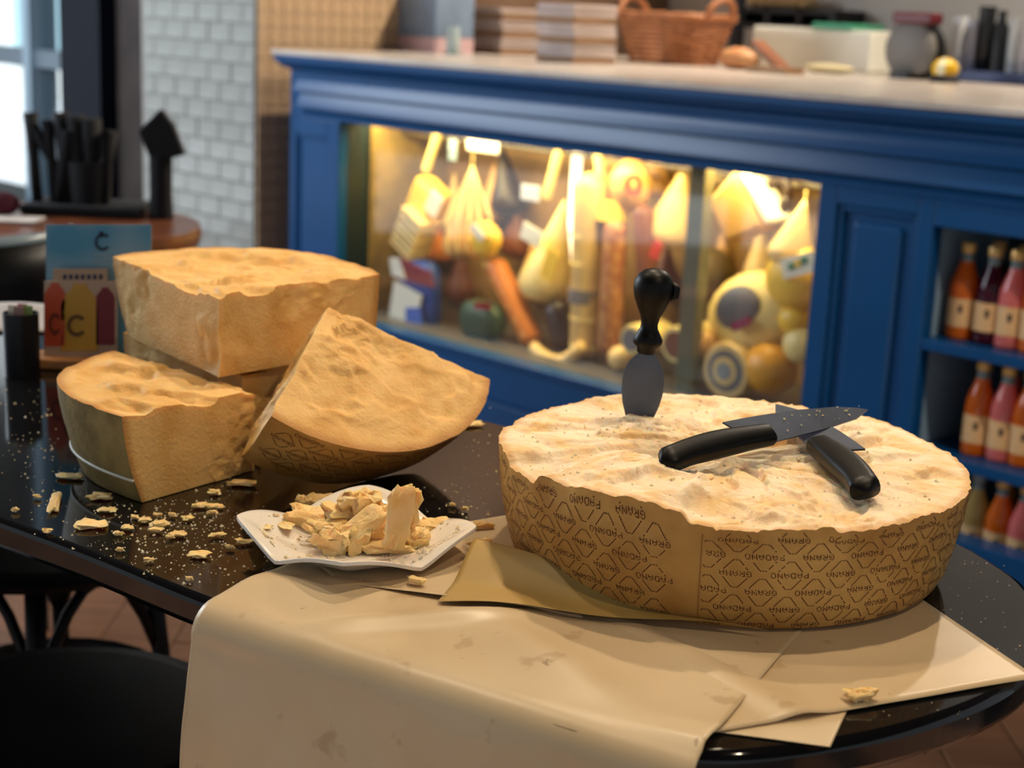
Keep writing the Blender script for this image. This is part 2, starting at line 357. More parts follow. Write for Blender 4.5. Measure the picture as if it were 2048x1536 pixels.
def hang(root, p, m_='straw'):    # the string the piece hangs from
    MB().tube([p, Vector((p.x, p.y, .868))], .002, 5).build('string', gm(m_), root)
# plastic packets and sausages, left to right
g = good('sausage_packet', 'yellow sausage packet with red top at the left end of the display', pt(760, 500, -.33), 'packet')
capsule(MB(), pt(762, 500, -.33), pt(762, 345, -.33), .032).build('packet', gm('yellow'), g, smooth=True)
capsule(MB(), pt(762, 360, -.328), pt(762, 325, -.328), .033).build('red_top', gm('red'), g, smooth=True)
g = good('ham_piece', 'golden ham piece hanging in the upper left display corner', pt(800, 330, -.44), 'ham')
capsule(MB(), pt(770, 300, -.44), pt(850, 330, -.44), .06).build('ham', gm('tan'), g, smooth=True); hang(g, pt(800, 300, -.44))
g = good('wrapped_cheese', 'pale yellow wrapped cheese tilted above the blue bag', pt(850, 440, -.27), 'cheese')
MB().box(pt(858, 400, -.28), (.12, .08, .12), tilt(-.5)).build('cheese', gm('yellow'), g, bevel=.02)
MB().box(pt(868, 408, -.235), (.055, .01, .07), tilt(-.5)).build('label', gm('white'), g)
g = good('ridged_cheese', 'cream cheese in a ridged wrapper above the blue bag', pt(830, 490, -.25), 'cheese')
for k in range(7):
    c_ = pt(842-k*4, 432+k*11, -.24); MB().box(c_, (.105, .085, .013), tilt(-.5)).build('ridge', gm('straw' if k % 2 else 'cream'), g, bevel=.004)
g = good('snack_bag', 'blue snack bag with white and red print on the display floor', L(onw(840, 640, -.22)[0], -.22, OZ0), 'bag')
c_ = pt(842, 592, -.22); blob(MB(), c_, .082, .03, .115, tilt(.05), pw=.55).build('bag', gm('blue'), g, smooth=True)
MB().prism([pt(790, 560, -.183), pt(778, 640, -.183), pt(830, 660, -.183), pt(845, 590, -.183)], N*.004).build('white_print', gm('white'), g)
MB().prism([pt(800, 515, -.183), pt(815, 560, -.183), pt(868, 575, -.183), pt(862, 545, -.183)], N*.004).build('red_print', gm('wine'), g)
MB().prism([pt(780, 515, -.185), pt(785, 550, -.185), pt(812, 560, -.185), pt(800, 515, -.185)], N*.004).build('white_print', gm('white'), g)
MB().prism([pt(812, 615, -.178), pt(812, 645, -.178), pt(845, 650, -.178), pt(842, 615, -.178)], N*.003).build('blue_print', mat('goods_midblue', '#3a5fb0', rough=.4), g)
g = good('netted_ham', 'tan netted ham hanging beside the ridged cheese', pt(930, 500, -.3), 'ham')
def tear(m, p0, p1, r, n=18):
    p0, p1 = Vector(p0), Vector(p1); prof = [(.04, 0), (.18, .12), (.36, .28), (.6, .5), (.88, .72), (1, .84), (.86, .94), (.45, .99), (.05, 1)]
    return m.tube([p0+(p1-p0)*h for q, h in prof], [r*q for q, h in prof], n)
tear(MB(), pt(945, 330, -.30), pt(930, 520, -.30), .075).build('ham', gm('tan'), g, smooth=True); hang(g, pt(945, 330, -.3))
for k in range(-2, 3):
    MB().tube([pt(945, 332, -.28), pt(938+k*22, 440, -.222), pt(932+k*18, 505, -.222)], .003, 5).build('net_cord', gm('straw'), g)
g = good('yellow_pouch', 'bright yellow and white pouch in front of the netted ham', pt(975, 520, -.24), 'pouch')
blob(MB(), pt(972, 478, -.22), .05, .03, .05, tilt(-.6), pw=.7).build('pouch', gm('yellow'), g, smooth=True)
MB().box(pt(955, 465, -.185), (.06, .006, .025), tilt(-.6)).build('white_label', gm('white'), g)
g = good('long_salami', 'long orange salami lying diagonally in the display', pt(1060, 690, -.25), 'salami')
capsule(MB(), pt(985, 520, -.25), pt(1070, 690, -.25), .034).build('salami', gm('orange'), g, smooth=True)
for k in range(6): 
    q = pt(985+k*15, 530+k*27, -.25); MB().tube([q-D*.036, q+N*.036, q+D*.036], .0025, 5).build('tie', gm('straw'), g)
g = good('green_packet', 'dark green round packet on the display floor', L(onw(970, 650, -.2)[0], -.2, OZ0), 'packet')
blob(MB(), pt(965, 640, -.21), .085, .04, .06, pw=.7).build('packet', gm('green'), g, smooth=True)
MB().box(pt(965, 612, -.168), (.05, .006, .02)).build('red_print', gm('wine'), g)
g = good('bundled_cheese', 'yellow and white bundled cheese between orange salami and tall column', pt(1110, 600, -.3), 'cheese')
tear(MB(), pt(1130, 400, -.31), pt(1085, 600, -.31), .085).build('cheese', gm('straw'), g, smooth=True)
MB().box(pt(1063, 470, -.225), (.08, .006, .05), tilt(-.3)).build('white_label', gm('white'), g)
MB().box(pt(1100, 530, -.225), (.05, .006, .09), tilt(-.3)).build('yellow_label', gm('yellow'), g)
g = good('dark_salami', 'short dark salami below the bundled cheese', pt(1130, 690, -.28), 'salami')
capsule(MB(), pt(1110, 600, -.28), pt(1140, 700, -.28), .045).build('salami', gm('dark'), g, smooth=True)
g = good('cheese_knot', 'cream knotted cheese rope on the display floor', L(onw(1100, 730, -.18)[0], -.18, OZ0), 'cheese')
MB().tube([pt(1065+k*11, 690+38*sin(k/9*pi), -.2) for k in range(10)], [.012+.014*sin((k+.5)/10*pi) for k in range(10)], 12).build('cheese', gm('cream'), g, smooth=True)
g = good('tall_provolone', 'tall cream column of provolone standing in the display', L(onw(1178, 750, -.26)[0], -.26, OZ0), 'cheese')
capsule(MB(), L(onw(1172, 745, -.26)[0], -.26, OZ0), pt(1182, 345, -.26), .05, 20).build('cheese', mat('provolone', '#cfae6c', '#b99a60', scale=9, rough=.45), g, smooth=True)
for k in range(5):
    q = pt(1175, 470+k*55, -.26); MB().lathe([(.0515, -.002), (.0535, 0), (.0515, .002)], q, 20, cap=False).build('cord', gm('straw'), g)
MB().lathe([(.052, -.02), (.054, -.02), (.054, .02), (.052, .02)], pt(1174, 590, -.26), 20).build('grey_band', gm('grey'), g)
for i, (x0, y0, x1, y1, lb) in enumerate(((878, 262, 850, 345, 'slim straw-coloured sausage hanging above the wrapped cheese'), (1118, 300, 1092, 400, 'slim straw-coloured sausage hanging left of the lamp'), (1195, 290, 1205, 410, 'slim straw-coloured sausage hanging right of the lamp'))):
    g = good('hanging_sausage', lb, pt(x1, y1, -.3), 'sausage'); g['group'] = 'slim hanging sausages'
    capsule(MB(), pt(x0, y0, -.3), pt(x1, y1, -.3), .014).build('sausage', gm('straw'), g, smooth=True); hang(g, pt(x0, y0, -.3))
g = good('smoked_ham', 'dark smoked ham hanging at the back of the display', pt(1020, 420, -.45), 'ham')
tear(MB(), pt(1005, 290, -.45), pt(1020, 430, -.45), .06).build('ham', gm('dark'), g, smooth=True); hang(g, pt(1005, 290, -.45))
for i, (x, y, a, b_, lb) in enumerate(((965, 293, .13, .03, 'white card standing in for a window reflection near the display roof'), (1060, 385, .07, .045, 'white card standing in for a window reflection in the display centre'), (905, 300, .03, .06, 'pale blue tag near the display roof'))):  # the white cards are window reflections in the glass, made as solid pieces
    at_base(MB().box(pt(x, y, -.2), (a, .004, b_), (-D, -N, Vector((0, 0, 1)))), 'reflection_and_tag', mat('reflection_white' if i < 2 else 'card_blue', '#f4f4f0' if i < 2 else '#a9c3c8', rough=.3), lb, 'card', pt(x, y+15, -.2))
g = good('brown_salami', 'speckled brown salami standing right of the tall provolone', pt(1225, 700, -.25), 'salami')
capsule(MB(), pt(1218, 710, -.25), pt(1232, 440, -.25), .034).build('salami', mat('salami_skin', '#8a4a28', '#b8854e', scale=40, rough=.5), g, smooth=True)
g = good('mortadella', 'round mortadella with red ring label hanging under the display roof', pt(1262, 420, -.3), 'mortadella')
blob(MB(), pt(1262, 370, -.30), .06, .06, .075).build('mortadella', gm('tan'), g, smooth=True)
MB().lathe([(.016, 0), (.030, .001), (.030, .006), (.016, .006), (.016, 0)], pt(1268, 370, -.238), 20, ax=(-D, Vector((0, 0, 1)), N), cap=False).build('red_ring_label', gm('red'), g)
MB().lathe([(.045, -.02), (.035, .03)], pt(1225, 425, -.27), 16).build('yellow_collar', gm('yellow'), g); hang(g, pt(1262, 310, -.3))
g = good('tagged_salami', 'dark salami with a red tag beside the grey post', pt(1310, 560, -.28), 'salami')
capsule(MB(), pt(1285, 410, -.28), pt(1300, 600, -.28), .03).build('salami', gm('brown'), g, smooth=True)
MB().box(pt(1312, 500, -.24), (.03, .006, .05), tilt(-.35)).build('red_tag', gm('red'), g)
g = good('prosciutto_piece', 'cream prosciutto piece left of the grey post', pt(1345, 480, -.35), 'prosciutto')
tear(MB(), pt(1370, 330, -.35), pt(1335, 490, -.35), .075).build('ham', gm('cream'), g, smooth=True); hang(g, pt(1370, 330, -.35))
g = good('prosciutto_wedge', 'tan and white prosciutto wedge right of the grey post', pt(1470, 480, -.28), 'prosciutto')
P_ = [pt(1412, 400, -.22), pt(1470, 335, -.22), pt(1530, 455, -.22), pt(1450, 490, -.22)]
MB().prism(P_, -N*.09).build('meat', gm('tan'), g, bevel=.015)
MB().prism([pt(1470, 337, -.215), pt(1530, 452, -.215), pt(1545, 440, -.215), pt(1488, 335, -.215)], -N*.09).build('fat', gm('white'), g, bevel=.008); hang(g, pt(1475, 340, -.25))
g = good('ring_sausage', 'black ring sausage hanging near the right display wall', pt(1550, 450, -.28), 'sausage')
MB().tube([pt(1548+26*cos(a)-8*sin(a), 402+45*sin(a)-10*cos(a), -.28) for a in [k/24*2*pi for k in range(25)]], .013, 10).build('sausage', gm('dark'), g, smooth=True); hang(g, pt(1545, 360, -.28))
g = good('olive_sausage', 'olive brown sausage standing below the ring sausage', pt(1420, 560, -.4), 'sausage')
capsule(MB(), pt(1440, 600, -.4), pt(1400, 500, -.4), .07).build('sausage', mat('goods_olive', '#5c4a22', rough=.5), g, smooth=True)
g = good('netted_cheese', 'pale netted cheese hanging at the right display wall', pt(1600, 480, -.22), 'cheese')
tear(MB(), pt(1610, 400, -.22), pt(1575, 530, -.22), .06).build('cheese', gm('cream'), g, smooth=True); hang(g, pt(1610, 400, -.22))
g = good('labelled_cheese', 'yellow cheese with white and green label at the right display wall', pt(1590, 610, -.2), 'cheese')
blob(MB(), pt(1592, 555, -.22), .085, .06, .085, tilt(.3)).build('cheese', gm('yellow'), g, smooth=True)
MB().box(pt(1598, 530, -.157), (.10, .006, .05), tilt(.35)).build('white_label', gm('white'), g)
for k, cc in enumerate(('goods_teal', 'goods_yellow', 'goods_teal')): MB().box(pt(1582+k*13, 533-k*6, -.152), (.016, .004, .016), tilt(.35)).build('label_print', mat(cc, '#2f7a55'), g)
g = good('leaning_cheese', 'large pale yellow cheese leaning with a grey and magenta label', pt(1480, 720, -.24), 'cheese')
blob(MB(), pt(1505, 625, -.25), .145, .05, .105, tilt(.45)).build('cheese', gm('straw'), g, smooth=True)
blob(MB(), pt(1475, 615, -.205), .075, .012, .055, tilt(.5)).build('grey_label', gm('grey'), g, smooth=True)
MB().box(pt(1482, 648, -.186), (.06, .006, .022), tilt(.5)).build('magenta_print', mat('goods_magenta', '#8e2547'), g)
for (x, y, r, rim, end, lb) in ((1350, 690, .05, 'straw', 'brown', 'round cheese log with a red-brown end'), (1262, 680, .042, 'straw', 'grey', 'round cheese log with a grey end'), (1450, 742, .075, 'cream', 'grey', 'round cheese with concentric grey rings on its face')):
    g = good('cheese_log', lb, pt(x, y+30, -.22), 'cheese')
    u_, z_ = onw(x, y, -.17); z_ = max(z_, OZ0+r+.006); c_ = L(u_, -.17, z_)
    MB().lathe([(r*.9, -.14), (r, -.13), (r, -.008), (r*.93, 0)], c_, 24, ax=(-D, Vector((0, 0, 1)), N)).build('log', gm(rim), g, smooth=40)
    MB().lathe([(r*.72, 0), (r*.72, .003)], c_, 24, ax=(-D, Vector((0, 0, 1)), N)).build('end_face', gm(end), g)
    if r > .07:
        MB().lathe([(r*.5, .003), (r*.5, .005)], c_, 24, ax=(-D, Vector((0, 0, 1)), N)).build('inner_ring', gm('cream'), g)
        MB().lathe([(r*.3, .005), (r*.3, .007)], c_, 24, ax=(-D, Vector((0, 0, 1)), N)).build('centre_disc', mat('goods_pale', '#8c8f8e'), g)
for (x, y, r, k, lb) in ((1540, 738, .075, 'yellow', 'orange-yellow round cheese on the display floor'), (1606, 690, .055, 'straw', 'pale yellow round cheese in the right display corner'), (1240, 745, .04, 'cream', 'small cream cheese ball below the grey-ended log'), (1590, 640, .045, 'yellow', 'small yellow cheese under the labelled cheese'), (1410, 690, .04, 'tan', 'small tan cheese between the cheese logs')):
    u_, z_ = onw(x, y, -.22); z_ = max(z_, OZ0+r*.9+.004)
    m_ = MB(); blob(m_, L(u_, -.22, z_), r, r*.8, r*.9); at_base(m_, 'round_cheese', gm(k) if k != 'yellow' or r < .06 else mat('goods_amber', '#d99a24', rough=.4), lb, 'cheese', L(u_, -.22, z_-r*.9), smooth=True)

for i, (x, y, r, k) in enumerate(((800, 420, .05, 'tan'), (880, 480, .05, 'orange'), (905, 420, .045, 'cream'), (985, 400, .05, 'tan'), (1030, 470, .05, 'brown'), (1060, 560, .055, 'tan'), (1130, 480, .05, 'straw'), (1225, 330, .05, 'cream'), (1310, 350, .05, 'tan'), (1330, 560, .055, 'brown'), (1420, 330, .05, 'straw'), (1440, 540, .05, 'tan'), (1520, 520, .05, 'cream'), (1535, 330, .04, 'brown'), (1600, 330, .045, 'cream'), (1310, 640, .05, 'straw'), (1200, 620, .05, 'orange'), (920, 560, .05, 'brown'))):
    g = good('hanging_ham', 'ham hanging in the back row of the display', pt(x, y+30, -.47), 'ham'); g['group'] = 'hams in the back row of the display'
    tear(MB(), pt(x+4, y-75, -.47), pt(x, y+45, -.47), r).build('ham', gm(k), g, smooth=True)

# ================================================================== bottles in the niche
def make_bottle(colname, col, capc='#c9a15a'):
    r = thing('juice_bottle', (0, 0, 0), 'x', 'bottle')
    MB().lathe([(.024, 0), (.0285, .003), (.0295, .01), (.0295, .105), (.028, .118), (.022, .138), (.0155, .155), (.0135, .165)], n=20).build('body', translucent('liquid_'+colname, col, .12, .45), r, smooth=50, local=True)
    MB().lathe([(.0135, .165), (.0125, .172), (.0125, .190)], n=16).build('neck', mat('clear_neck', '#6f7a78', rough=.1), r, smooth=50, local=True)
    MB().lathe([(.0145, .182), (.015, .184), (.015, .200), (.013, .203)], n=16).build('cap', mat('cap_'+capc, capc, rough=.35, metal=.3), r, smooth=40, local=True)
    lb = MB(); lb.grid(lambda i, j: Vector((.0299*cos(-pi*1.0+i*pi*1.0-.0), .0299*sin(-pi+i*pi), .028+.06*j)), 17, 2)
    l_ = lb.build('label', mat('kraft_label', '#dcb07c', '#d4a670', scale=60, rough=.6), r, smooth=True, local=True)
    MB().grid(lambda i, j: Vector((.0302*cos(-pi/2+.3*(i-.5)), .0302*sin(-pi/2+.3*(i-.5)), .058+.016*j)), 5, 2).build('emblem', mat('emblem_ink', '#3a2e28', rough=.6), l_, smooth=True, local=True)
    return r
PROTO = {}
BC = dict(orange=('#f0741a', '#d8a860'), pink=('#f7837c', '#d8a860'), wine=('#4e1226', '#cfa566'), amber=('#d08a28', '#d8a860'), red=('#e2401c', '#d8a860'), straw=('#caa860', '#8f9499'))
def bottle(k, u, w_, z, label, yaw=0, s=1.0):
    if k not in PROTO: PROTO[k] = make_bottle(k, *BC[k]); o = PROTO[k]
    else: o = copy_tree(PROTO[k])
    o.location = L(u, w_, z); o.rotation_euler = (0, 0, CROT+yaw); o.scale = (s, s, s); tag(o, label, 'bottle', 'juice bottles in the niche')
def bu(x, y, w_): return onw(x, y, w_)[0]
rows = [(.595, 'top', 1.06, 640, (('orange', 1922), ('wine', 1976), ('pink', 2022), ('orange', 2072))), (.342, 'middle', 1.06, 890, (('orange', 1950), ('pink', 2002), ('orange', 2048), ('red', 2095))), (.09, 'bottom', 1.06, 1100, (('straw', 1942), ('orange', 1992), ('pink', 2040), ('orange', 2090)))]
ordn = ('first', 'second', 'third', 'fourth'); cn = dict(orange='orange', wine='dark red', pink='pink', red='red', amber='amber', straw='pale straw')
for z, nm, s, y, it in rows:
    for i, (k, x) in enumerate(it):
        bottle(k, bu(x, y, -.15), -.15, z, '%s drink bottle, %s in the front row of the %s niche shelf' % (cn[k], ordn[i], nm), .35, s)
        k2 = ('amber', 'wine', 'orange', 'pink')[(i+int(z*10)) % 4]
        bottle(k2, bu(x, y, -.15)-.028, -.235, z, '%s drink bottle, %s in the back row of the %s niche shelf' % (cn[k2], ordn[i], nm), .35, s)

# ================================================================== things on the worktop
WZ = 1.112
def bk(x, y, w_): u, z = onw(x, y, w_); return u, z
def wp(x, y): p = atz(x, y, WZ); return (p-ORG).dot(D), (p-ORG).dot(N)
def tbox(name, label, cat, px, py, du, dw, dz, m, z=WZ, **k):
    u, w_ = wp(px, py); b_ = L(u-du/2, w_-dw/2, z); q = MB().lbox(u-du, u, w_-dw, w_, z, z+dz)
    return at_base(q, name, m, label, cat, b_, **k)
g = thing('printed_carton', L(*wp(792, 100), WZ), 'pale blue and pink printed carton at the left end of the worktop', 'carton')
u, w_ = wp(792, 100); u -= 0
MB().lbox(u-.20, u, w_-.18, w_, WZ, WZ+.05).build('pink_band', mat('carton_pink', '#c3a3a6', rough=.5), g)
MB().lbox(u-.20, u-.0, w_-.18, w_, WZ+.05, WZ+.2).build('body', mat('carton_blue', '#7f93ad', '#6a7c93', scale=8, rough=.5), g, bevel=.004)
u, w_ = wp(905, 108)
g = thing('water_glass', L(u, w_, WZ), 'small clear glass in front of the left box stack', 'glass')
MB().lathe([(.02, 0), (.024, .006), (.022, .09), (.02, .09), (.019, .01)], L(u, w_, WZ), 16).build('glass', mat('frosted_glass', '#a9bdc0', rough=.1, spec=.8), g, smooth=40)
MB().lathe([(.035, 0), (.035, .004)], L(u, w_, WZ), 16).build('base', mat('grey_base', '#6d7878', rough=.4), g)
ca = mat('box_board', '#b3a4a0', '#a3938c', scale=5, rough=.7); cb = mat('box_edge', '#7d5e46', '#8e6e52', scale=5, rough=.7)
def stack(x, y, n, sz, h, gname, desc):
    u, w_ = wp(x, y)
    for k in range(n):
        du, dw = sz; off = random.uniform(-.004, .004)
        o = at_base(MB().lbox(u-du+off, u+off, w_-dw, w_+off, WZ+k*h+.001, WZ+(k+1)*h-.002), 'pizza_box', ca if k % 3 else cb, '%s, %s' % (desc, ('lowest', 'second from the bottom', 'third from the bottom', 'fourth from the bottom', 'fifth from the bottom', 'sixth from the bottom', 'seventh from the bottom', 'eighth from the bottom', 'topmost')[k]), 'box', L(u-du/2, w_-dw/2, WZ+k*h), gname, bevel=.003)
stack(926, 104, 8, (.19, .24), .02, 'left stack of flat boxes', 'flat carton box in the stack beside the water glass')
stack(1070, 122, 9, (.16, .20), .02, 'right stack of flat boxes', 'flat carton box in the stack beside the wicker basket')
# wicker basket
u, w_ = wp(1296, 127); bc = L(u, w_-.13, WZ)
g = thing('wicker_basket', bc, 'brown wicker basket with curled handles on the worktop', 'basket', rot=CROT)
wk = mat('wicker', '#8a5230', '#a86c40', scale=30, rough=.6, bump=.3)
def rr(t, a, b_, h):     # rounded rectangle ring
    c, s = cos(t), sin(t); f = lambda v: math.copysign(abs(v)**.5, v)
    return bc + (-D)*(a*f(c)) + (-N)*(b_*f(s)) + Vector((0, 0, h))
for k in range(9):
    h = .008+k*.0165; a = .130+h*.30; b_ = .10+h*.24
    MB().tube([rr(2*pi*i/40, a+.003*(-1)**(i+k), b_+.003*(-1)**(i+k), h) for i in range(41)], .0075, 6, cap=False).build('woven_row', wk, g, smooth=True)
for i in range(22):
    t = 2*pi*i/22; MB().tube([rr(t, .132, .102, 0), rr(t, .177, .138, .15)], .004, 5).build('stake', wk, g, smooth=True)
MB().tube([rr(2*pi*i/48, .182, .143, .156+.004*sin(i*2.1)) for i in range(49)], .012, 8, cap=False).build('rim', wk, g, smooth=True)
for sg in (-1, 1):
    MB().tube([bc + (-D)*(sg*(.182+.02*sin(k/8*pi))) + (-N)*(.07*cos(k/8*pi)) + Vector((0, 0, .155+.06*sin(k/8*pi))) for k in range(9)], .011, 8).build('handle', wk, g, smooth=True)
MB().lathe([(.10, .004), (.10, .008)], bc, 20).build('base', wk, g)
# breads and cutting boards
for i, (x, y, r, lb, cc) in enumerate(((1468, 122, .045, 'rounded bread loaf beside the wicker basket', '#b5784a'),)):
    u, w_ = bk(1478, 118, -1.1)[0], -1.06; m_ = MB(); blob(m_, L(u, w_-.04, WZ+.034), .075, .05, .036); at_base(m_, 'bread_loaf', mat('crust', '#b5784a', '#c99566', scale=20, rough=.6), lb, 'bread', L(u, w_-.04, WZ), smooth=True)
u, w_ = wp(1495, 142); tbox('cutting_board', 'thin wooden board lying on the worktop by the bread', 'board', 1490, 143, .15, .1, .018, mat('board_wood', '#8f6a44', '#7a5836', scale=4, stretch=(1, 9, 1), rough=.5), bevel=.003)
u, w_ = bk(1530, 118, -1.1)[0], -1.1; q = L(u, w_-.03, WZ+.046)
at_base(MB().box(q, (.15, .06, .018), (-D*cos(-.6)+Vector((0, 0, sin(-.6))), -N, Vector((0, 0, cos(-.6)))+D*sin(-.6))), 'wooden_spatula', mat('dark_board', '#7a4526', rough=.5), 'brown wooden board leaning over the bread', 'board', L(u, w_-.03, WZ), bevel=.004)
u, w_ = wp(1640, 146); m_ = MB(); blob(m_, L(u, w_-.05, WZ+.014), .09, .05, .016); at_base(m_, 'flatbread', mat('dough', '#c9bd96', rough=.7), 'pale flatbread lying on the worktop', 'bread', L(u, w_-.05, WZ), smooth=True)
# machines at the back of the worktop
KZ = WZ
def bbox(name, label, cat, x0, y0, x1, y1, w_, dep, m, root=None, **k):
    ua, za = bk(x0, y1, w_); ub_, zb = bk(x1, y0, w_)
    q = MB().lbox(min(ua, ub_), max(ua, ub_), w_-dep, w_, min(za, zb), max(za, zb))
    if root: return q.build(name, m, root, **k)
    return at_base(q, name, m, label, cat, L((ua+ub_)/2, w_-dep/2, min(za, zb)), **k)
u0, z0 = bk(1620, 150, -1.55)
g = thing('white_container', L(u0, -1.7, KZ), 'white plastic container with a green lid behind the worktop', 'container')
ua, _ = bk(1500, 120, -1.55); ub_, zb = bk(1745, 62, -1.55)
MB().lbox(ua, ub_, -1.85, -1.55, KZ, zb).build('tub', mat('white_plastic', '#e2e1d4', rough=.4), g, bevel=.01)
ua, za = bk(1622, 76, -1.54); ub_, zb2 = bk(1702, 58, -1.54)
MB().lbox(ua, ub_, -1.75, -1.54, zb, zb+.02).build('green_lid', mat('green_plastic', '#3f9a78', rough=.4), g, bevel=.004)
ua, za = bk(1470, 55, -1.9); ub_, zb = bk(1665, 20, -1.9)
g = thing('wall_shelf', L((ua+ub_)/2, -2.0, za), 'black wall shelf holding bread rolls', 'shelf'); blk = mat('black_metal', '#14120f', rough=.5)
MB().lbox(ua, ub_, -2.1, -1.9, za, za+.02).build('lower_board', blk, g); MB().lbox(ua, ub_, -2.1, -1.9, zb-.02, zb).build('upper_board', blk, g)
for k in range(4): MB().lbox(ua+(ub_-ua)*k/3-.012, ua+(ub_-ua)*k/3+.012, -2.1, -1.9, za, zb).build('upright', blk, g)
for k in range(6):
    uu = ua+(ub_-ua)*(.08+.11*k); m_ = MB(); blob(m_, L(uu, -1.98, zb+.022), .03, .05, .024)
    at_base(m_, 'bread_roll', mat('roll_crust', '#c39a64', '#d8b888', scale=20, rough=.6), 'pale bread roll in the row on the black shelf', 'bread', L(uu, -1.98, zb), 'bread rolls on the black shelf', smooth=True)
ua, za = bk(1452, 120, -1.6); ub_, zb = bk(1482, 0, -1.6)
at_base(MB().lbox(ua, ub_, -1.64, -1.6, KZ, 1.35), 'coffee_machine', mat('black_machine', '#0b0d14', rough=.3), 'black kitchen machine standing behind the basket', 'machine', L((ua+ub_)/2, -1.62, KZ), bevel=.01)
u = bk(1826, 90, -1.35)[0]
g = thing('slicer', L(u, -1.35, WZ), 'grey round slicing machine with dark red top behind the worktop', 'slicer')
MB().lathe([(.075, -.05), (.085, -.04), (.085, 0), (.07, .012)], L(u, -1.33, WZ+.088), 28, ax=(-D, Vector((0, 0, 1)), N)).build('disc_guard', mat('grey_metal', '#77736f', rough=.6, metal=.1), g, smooth=40)
MB().lathe([(.092, -.06), (.096, -.05), (.096, -.02), (.088, -.02)], L(u, -1.33, WZ+.088), 28, ax=(-D, Vector((0, 0, 1)), N)).build('dark_ring', blk, g, smooth=40)
MB().lbox(u-.08, u+.06, -1.38, -1.31, WZ+.165, WZ+.20).build('red_top', mat('dark_red', '#5c1a20', rough=.4), g, bevel=.008)
MB().lbox(u-.03, u+.03, -1.39, -1.28, WZ, WZ+.02).build('foot', blk, g)
tr = mat('navy_tray', '#1a2c5c', rough=.4)
w_ = -1.40; u = bk(1868, 150, -1.5)[0]
g = thing('navy_tray', L(u-.2, w_-.12, WZ), 'navy blue tray holding pale cups at the right end of the worktop', 'tray')
MB().lbox(u-.5, u-.02, w_-.22, w_-.02, WZ, WZ+.008).build('tray_floor', tr, g)
for bx in ((u-.5, u-.02, w_-.03, w_-.02, WZ, WZ+.035), (u-.5, u-.02, w_-.22, w_-.21, WZ, WZ+.035), (u-.03, u-.02, w_-.21, w_-.03, WZ, WZ+.035), (u-.5, u-.49, w_-.21, w_-.03, WZ, WZ+.035)): MB().lbox(*bx).build('tray_rim', tr, g)
for i, (du, r, h, cc, lb) in enumerate(((.055, .017, .17, '#cfd2d6', 'tall white paper cup tower at the left end of the navy tray'), (.092, .015, .16, '#b9bdd0', 'second pale cup tower on the navy tray'), (.125, .02, .20, '#15171c', 'black bottle between the cup towers on the navy tray'), (.165, .02, .19, '#101216', 'black thermos on the navy tray'), (.205, .016, .17, '#b7bab8', 'light grey cup tower on the navy tray'), (.24, .02, .17, '#b3a8a4', 'pinkish grey cup tower on the navy tray'))):
    c_ = L(u-du*1.25, w_-.11, WZ+.008); r *= 1.25; h *= 1.1
    g = thing('cup_tower' if 'cup' in lb.split(' on')[0] and 'bottle' not in lb else 'dark_bottle', c_, lb, 'cups' if 'cup tower' in lb else 'bottle')
    mm = mat('cup_%d' % i, cc, rough=.4)
    if 'cup tower' in lb:
        MB().lathe([(r*.8, 0), (r, .06), (r*1.05, .062)], c_, 18).build('bottom_cup', mm, g, smooth=40)
        for k in range(8): MB().lathe([(r, .062+k*(h-.062)/8), (r*1.06, .058+(k+1)*(h-.062)/8), (r*1.06, .062+(k+1)*(h-.062)/8)], c_, 18).build('stacked_cup', mm, g, smooth=40)
    else:
        MB().lathe([(r, 0), (r, h*.75), (r*.5, h*.85), (r*.45, h*.95)], c_, 18).build('body', mm, g, smooth=40); MB().lathe([(r*.55, h*.95), (r*.55, h)], c_, 14).build('cap', blk, g)
u, w_ = wp(1888, 165); c_ = L(u, w_, WZ)
g = thing('lemon_ornament', c_, 'yellow and white striped round ornament on a dark base', 'ornament')
MB().lathe([(.044, 0), (.044, .006), (.034, .014)], c_, 20).build('base', blk, g, smooth=40)
for k in range(10):
    m_ = MB(); a0, a1 = 2*pi*k/10, 2*pi*(k+1)/10
    m_.grid(lambda i, j: c_ + Vector((.040*sin(.15+2.0*j)*cos(a0+(a1-a0)*i), .040*sin(.15+2.0*j)*sin(a0+(a1-a0)*i), .040+.032*cos(.15+2.0*j))), 4, 8)
    m_.build('segment', mat('lemon', '#e0b21c', rough=.4) if k % 3 else mat('lemon_white', '#e6e2c0', rough=.4), g, smooth=True)
# ================================================================== black table
blackg = mat('black_gloss', '#0a0a0c', '#101013', scale=4, rough=.07, spec=.5)
ctl = [(-1.85, 2.352), (-1.1, 1.845), (-.5, 1.44), (-.25, 1.25), (.0, 1.075), (.09, 1.024), (.16, 1.010), (.24, 1.034), (.32, 1.075), (.40, 1.138), (.455, 1.21), (.49, 1.30), (.50, 1.385), (.488, 1.45), (.462, 1.515), (.40, 1.575), (-.019, 1.898), (-.6, 2.33), (-1.4, 2.92)]
def catmull(P, k=6):
    out = []
    for i in range(len(P)):
        a, b_, c, d_ = [Vector(P[(i+j-1) % len(P)]) for j in range(4)]
        for q in range(k):
            t = q/k; out.append(.5*((2*b_) + (c-a)*t + (2*a-5*b_+4*c-d_)*t*t + (3*b_-a-3*c+d_)*t**3))
    return out
outl = catmull(ctl)
tb = thing('cafe_table', (-.4, 1.75, 0), 'long black glossy table with rounded end carrying the cheeses', 'table')
MB().prism([(p.x, p.y, TZ-.032) for p in outl], (0, 0, .032)).build('table_top', blackg, tb, bevel=.008, smooth=35)
blk2 = mat('black_iron', '#08080a', rough=.35)
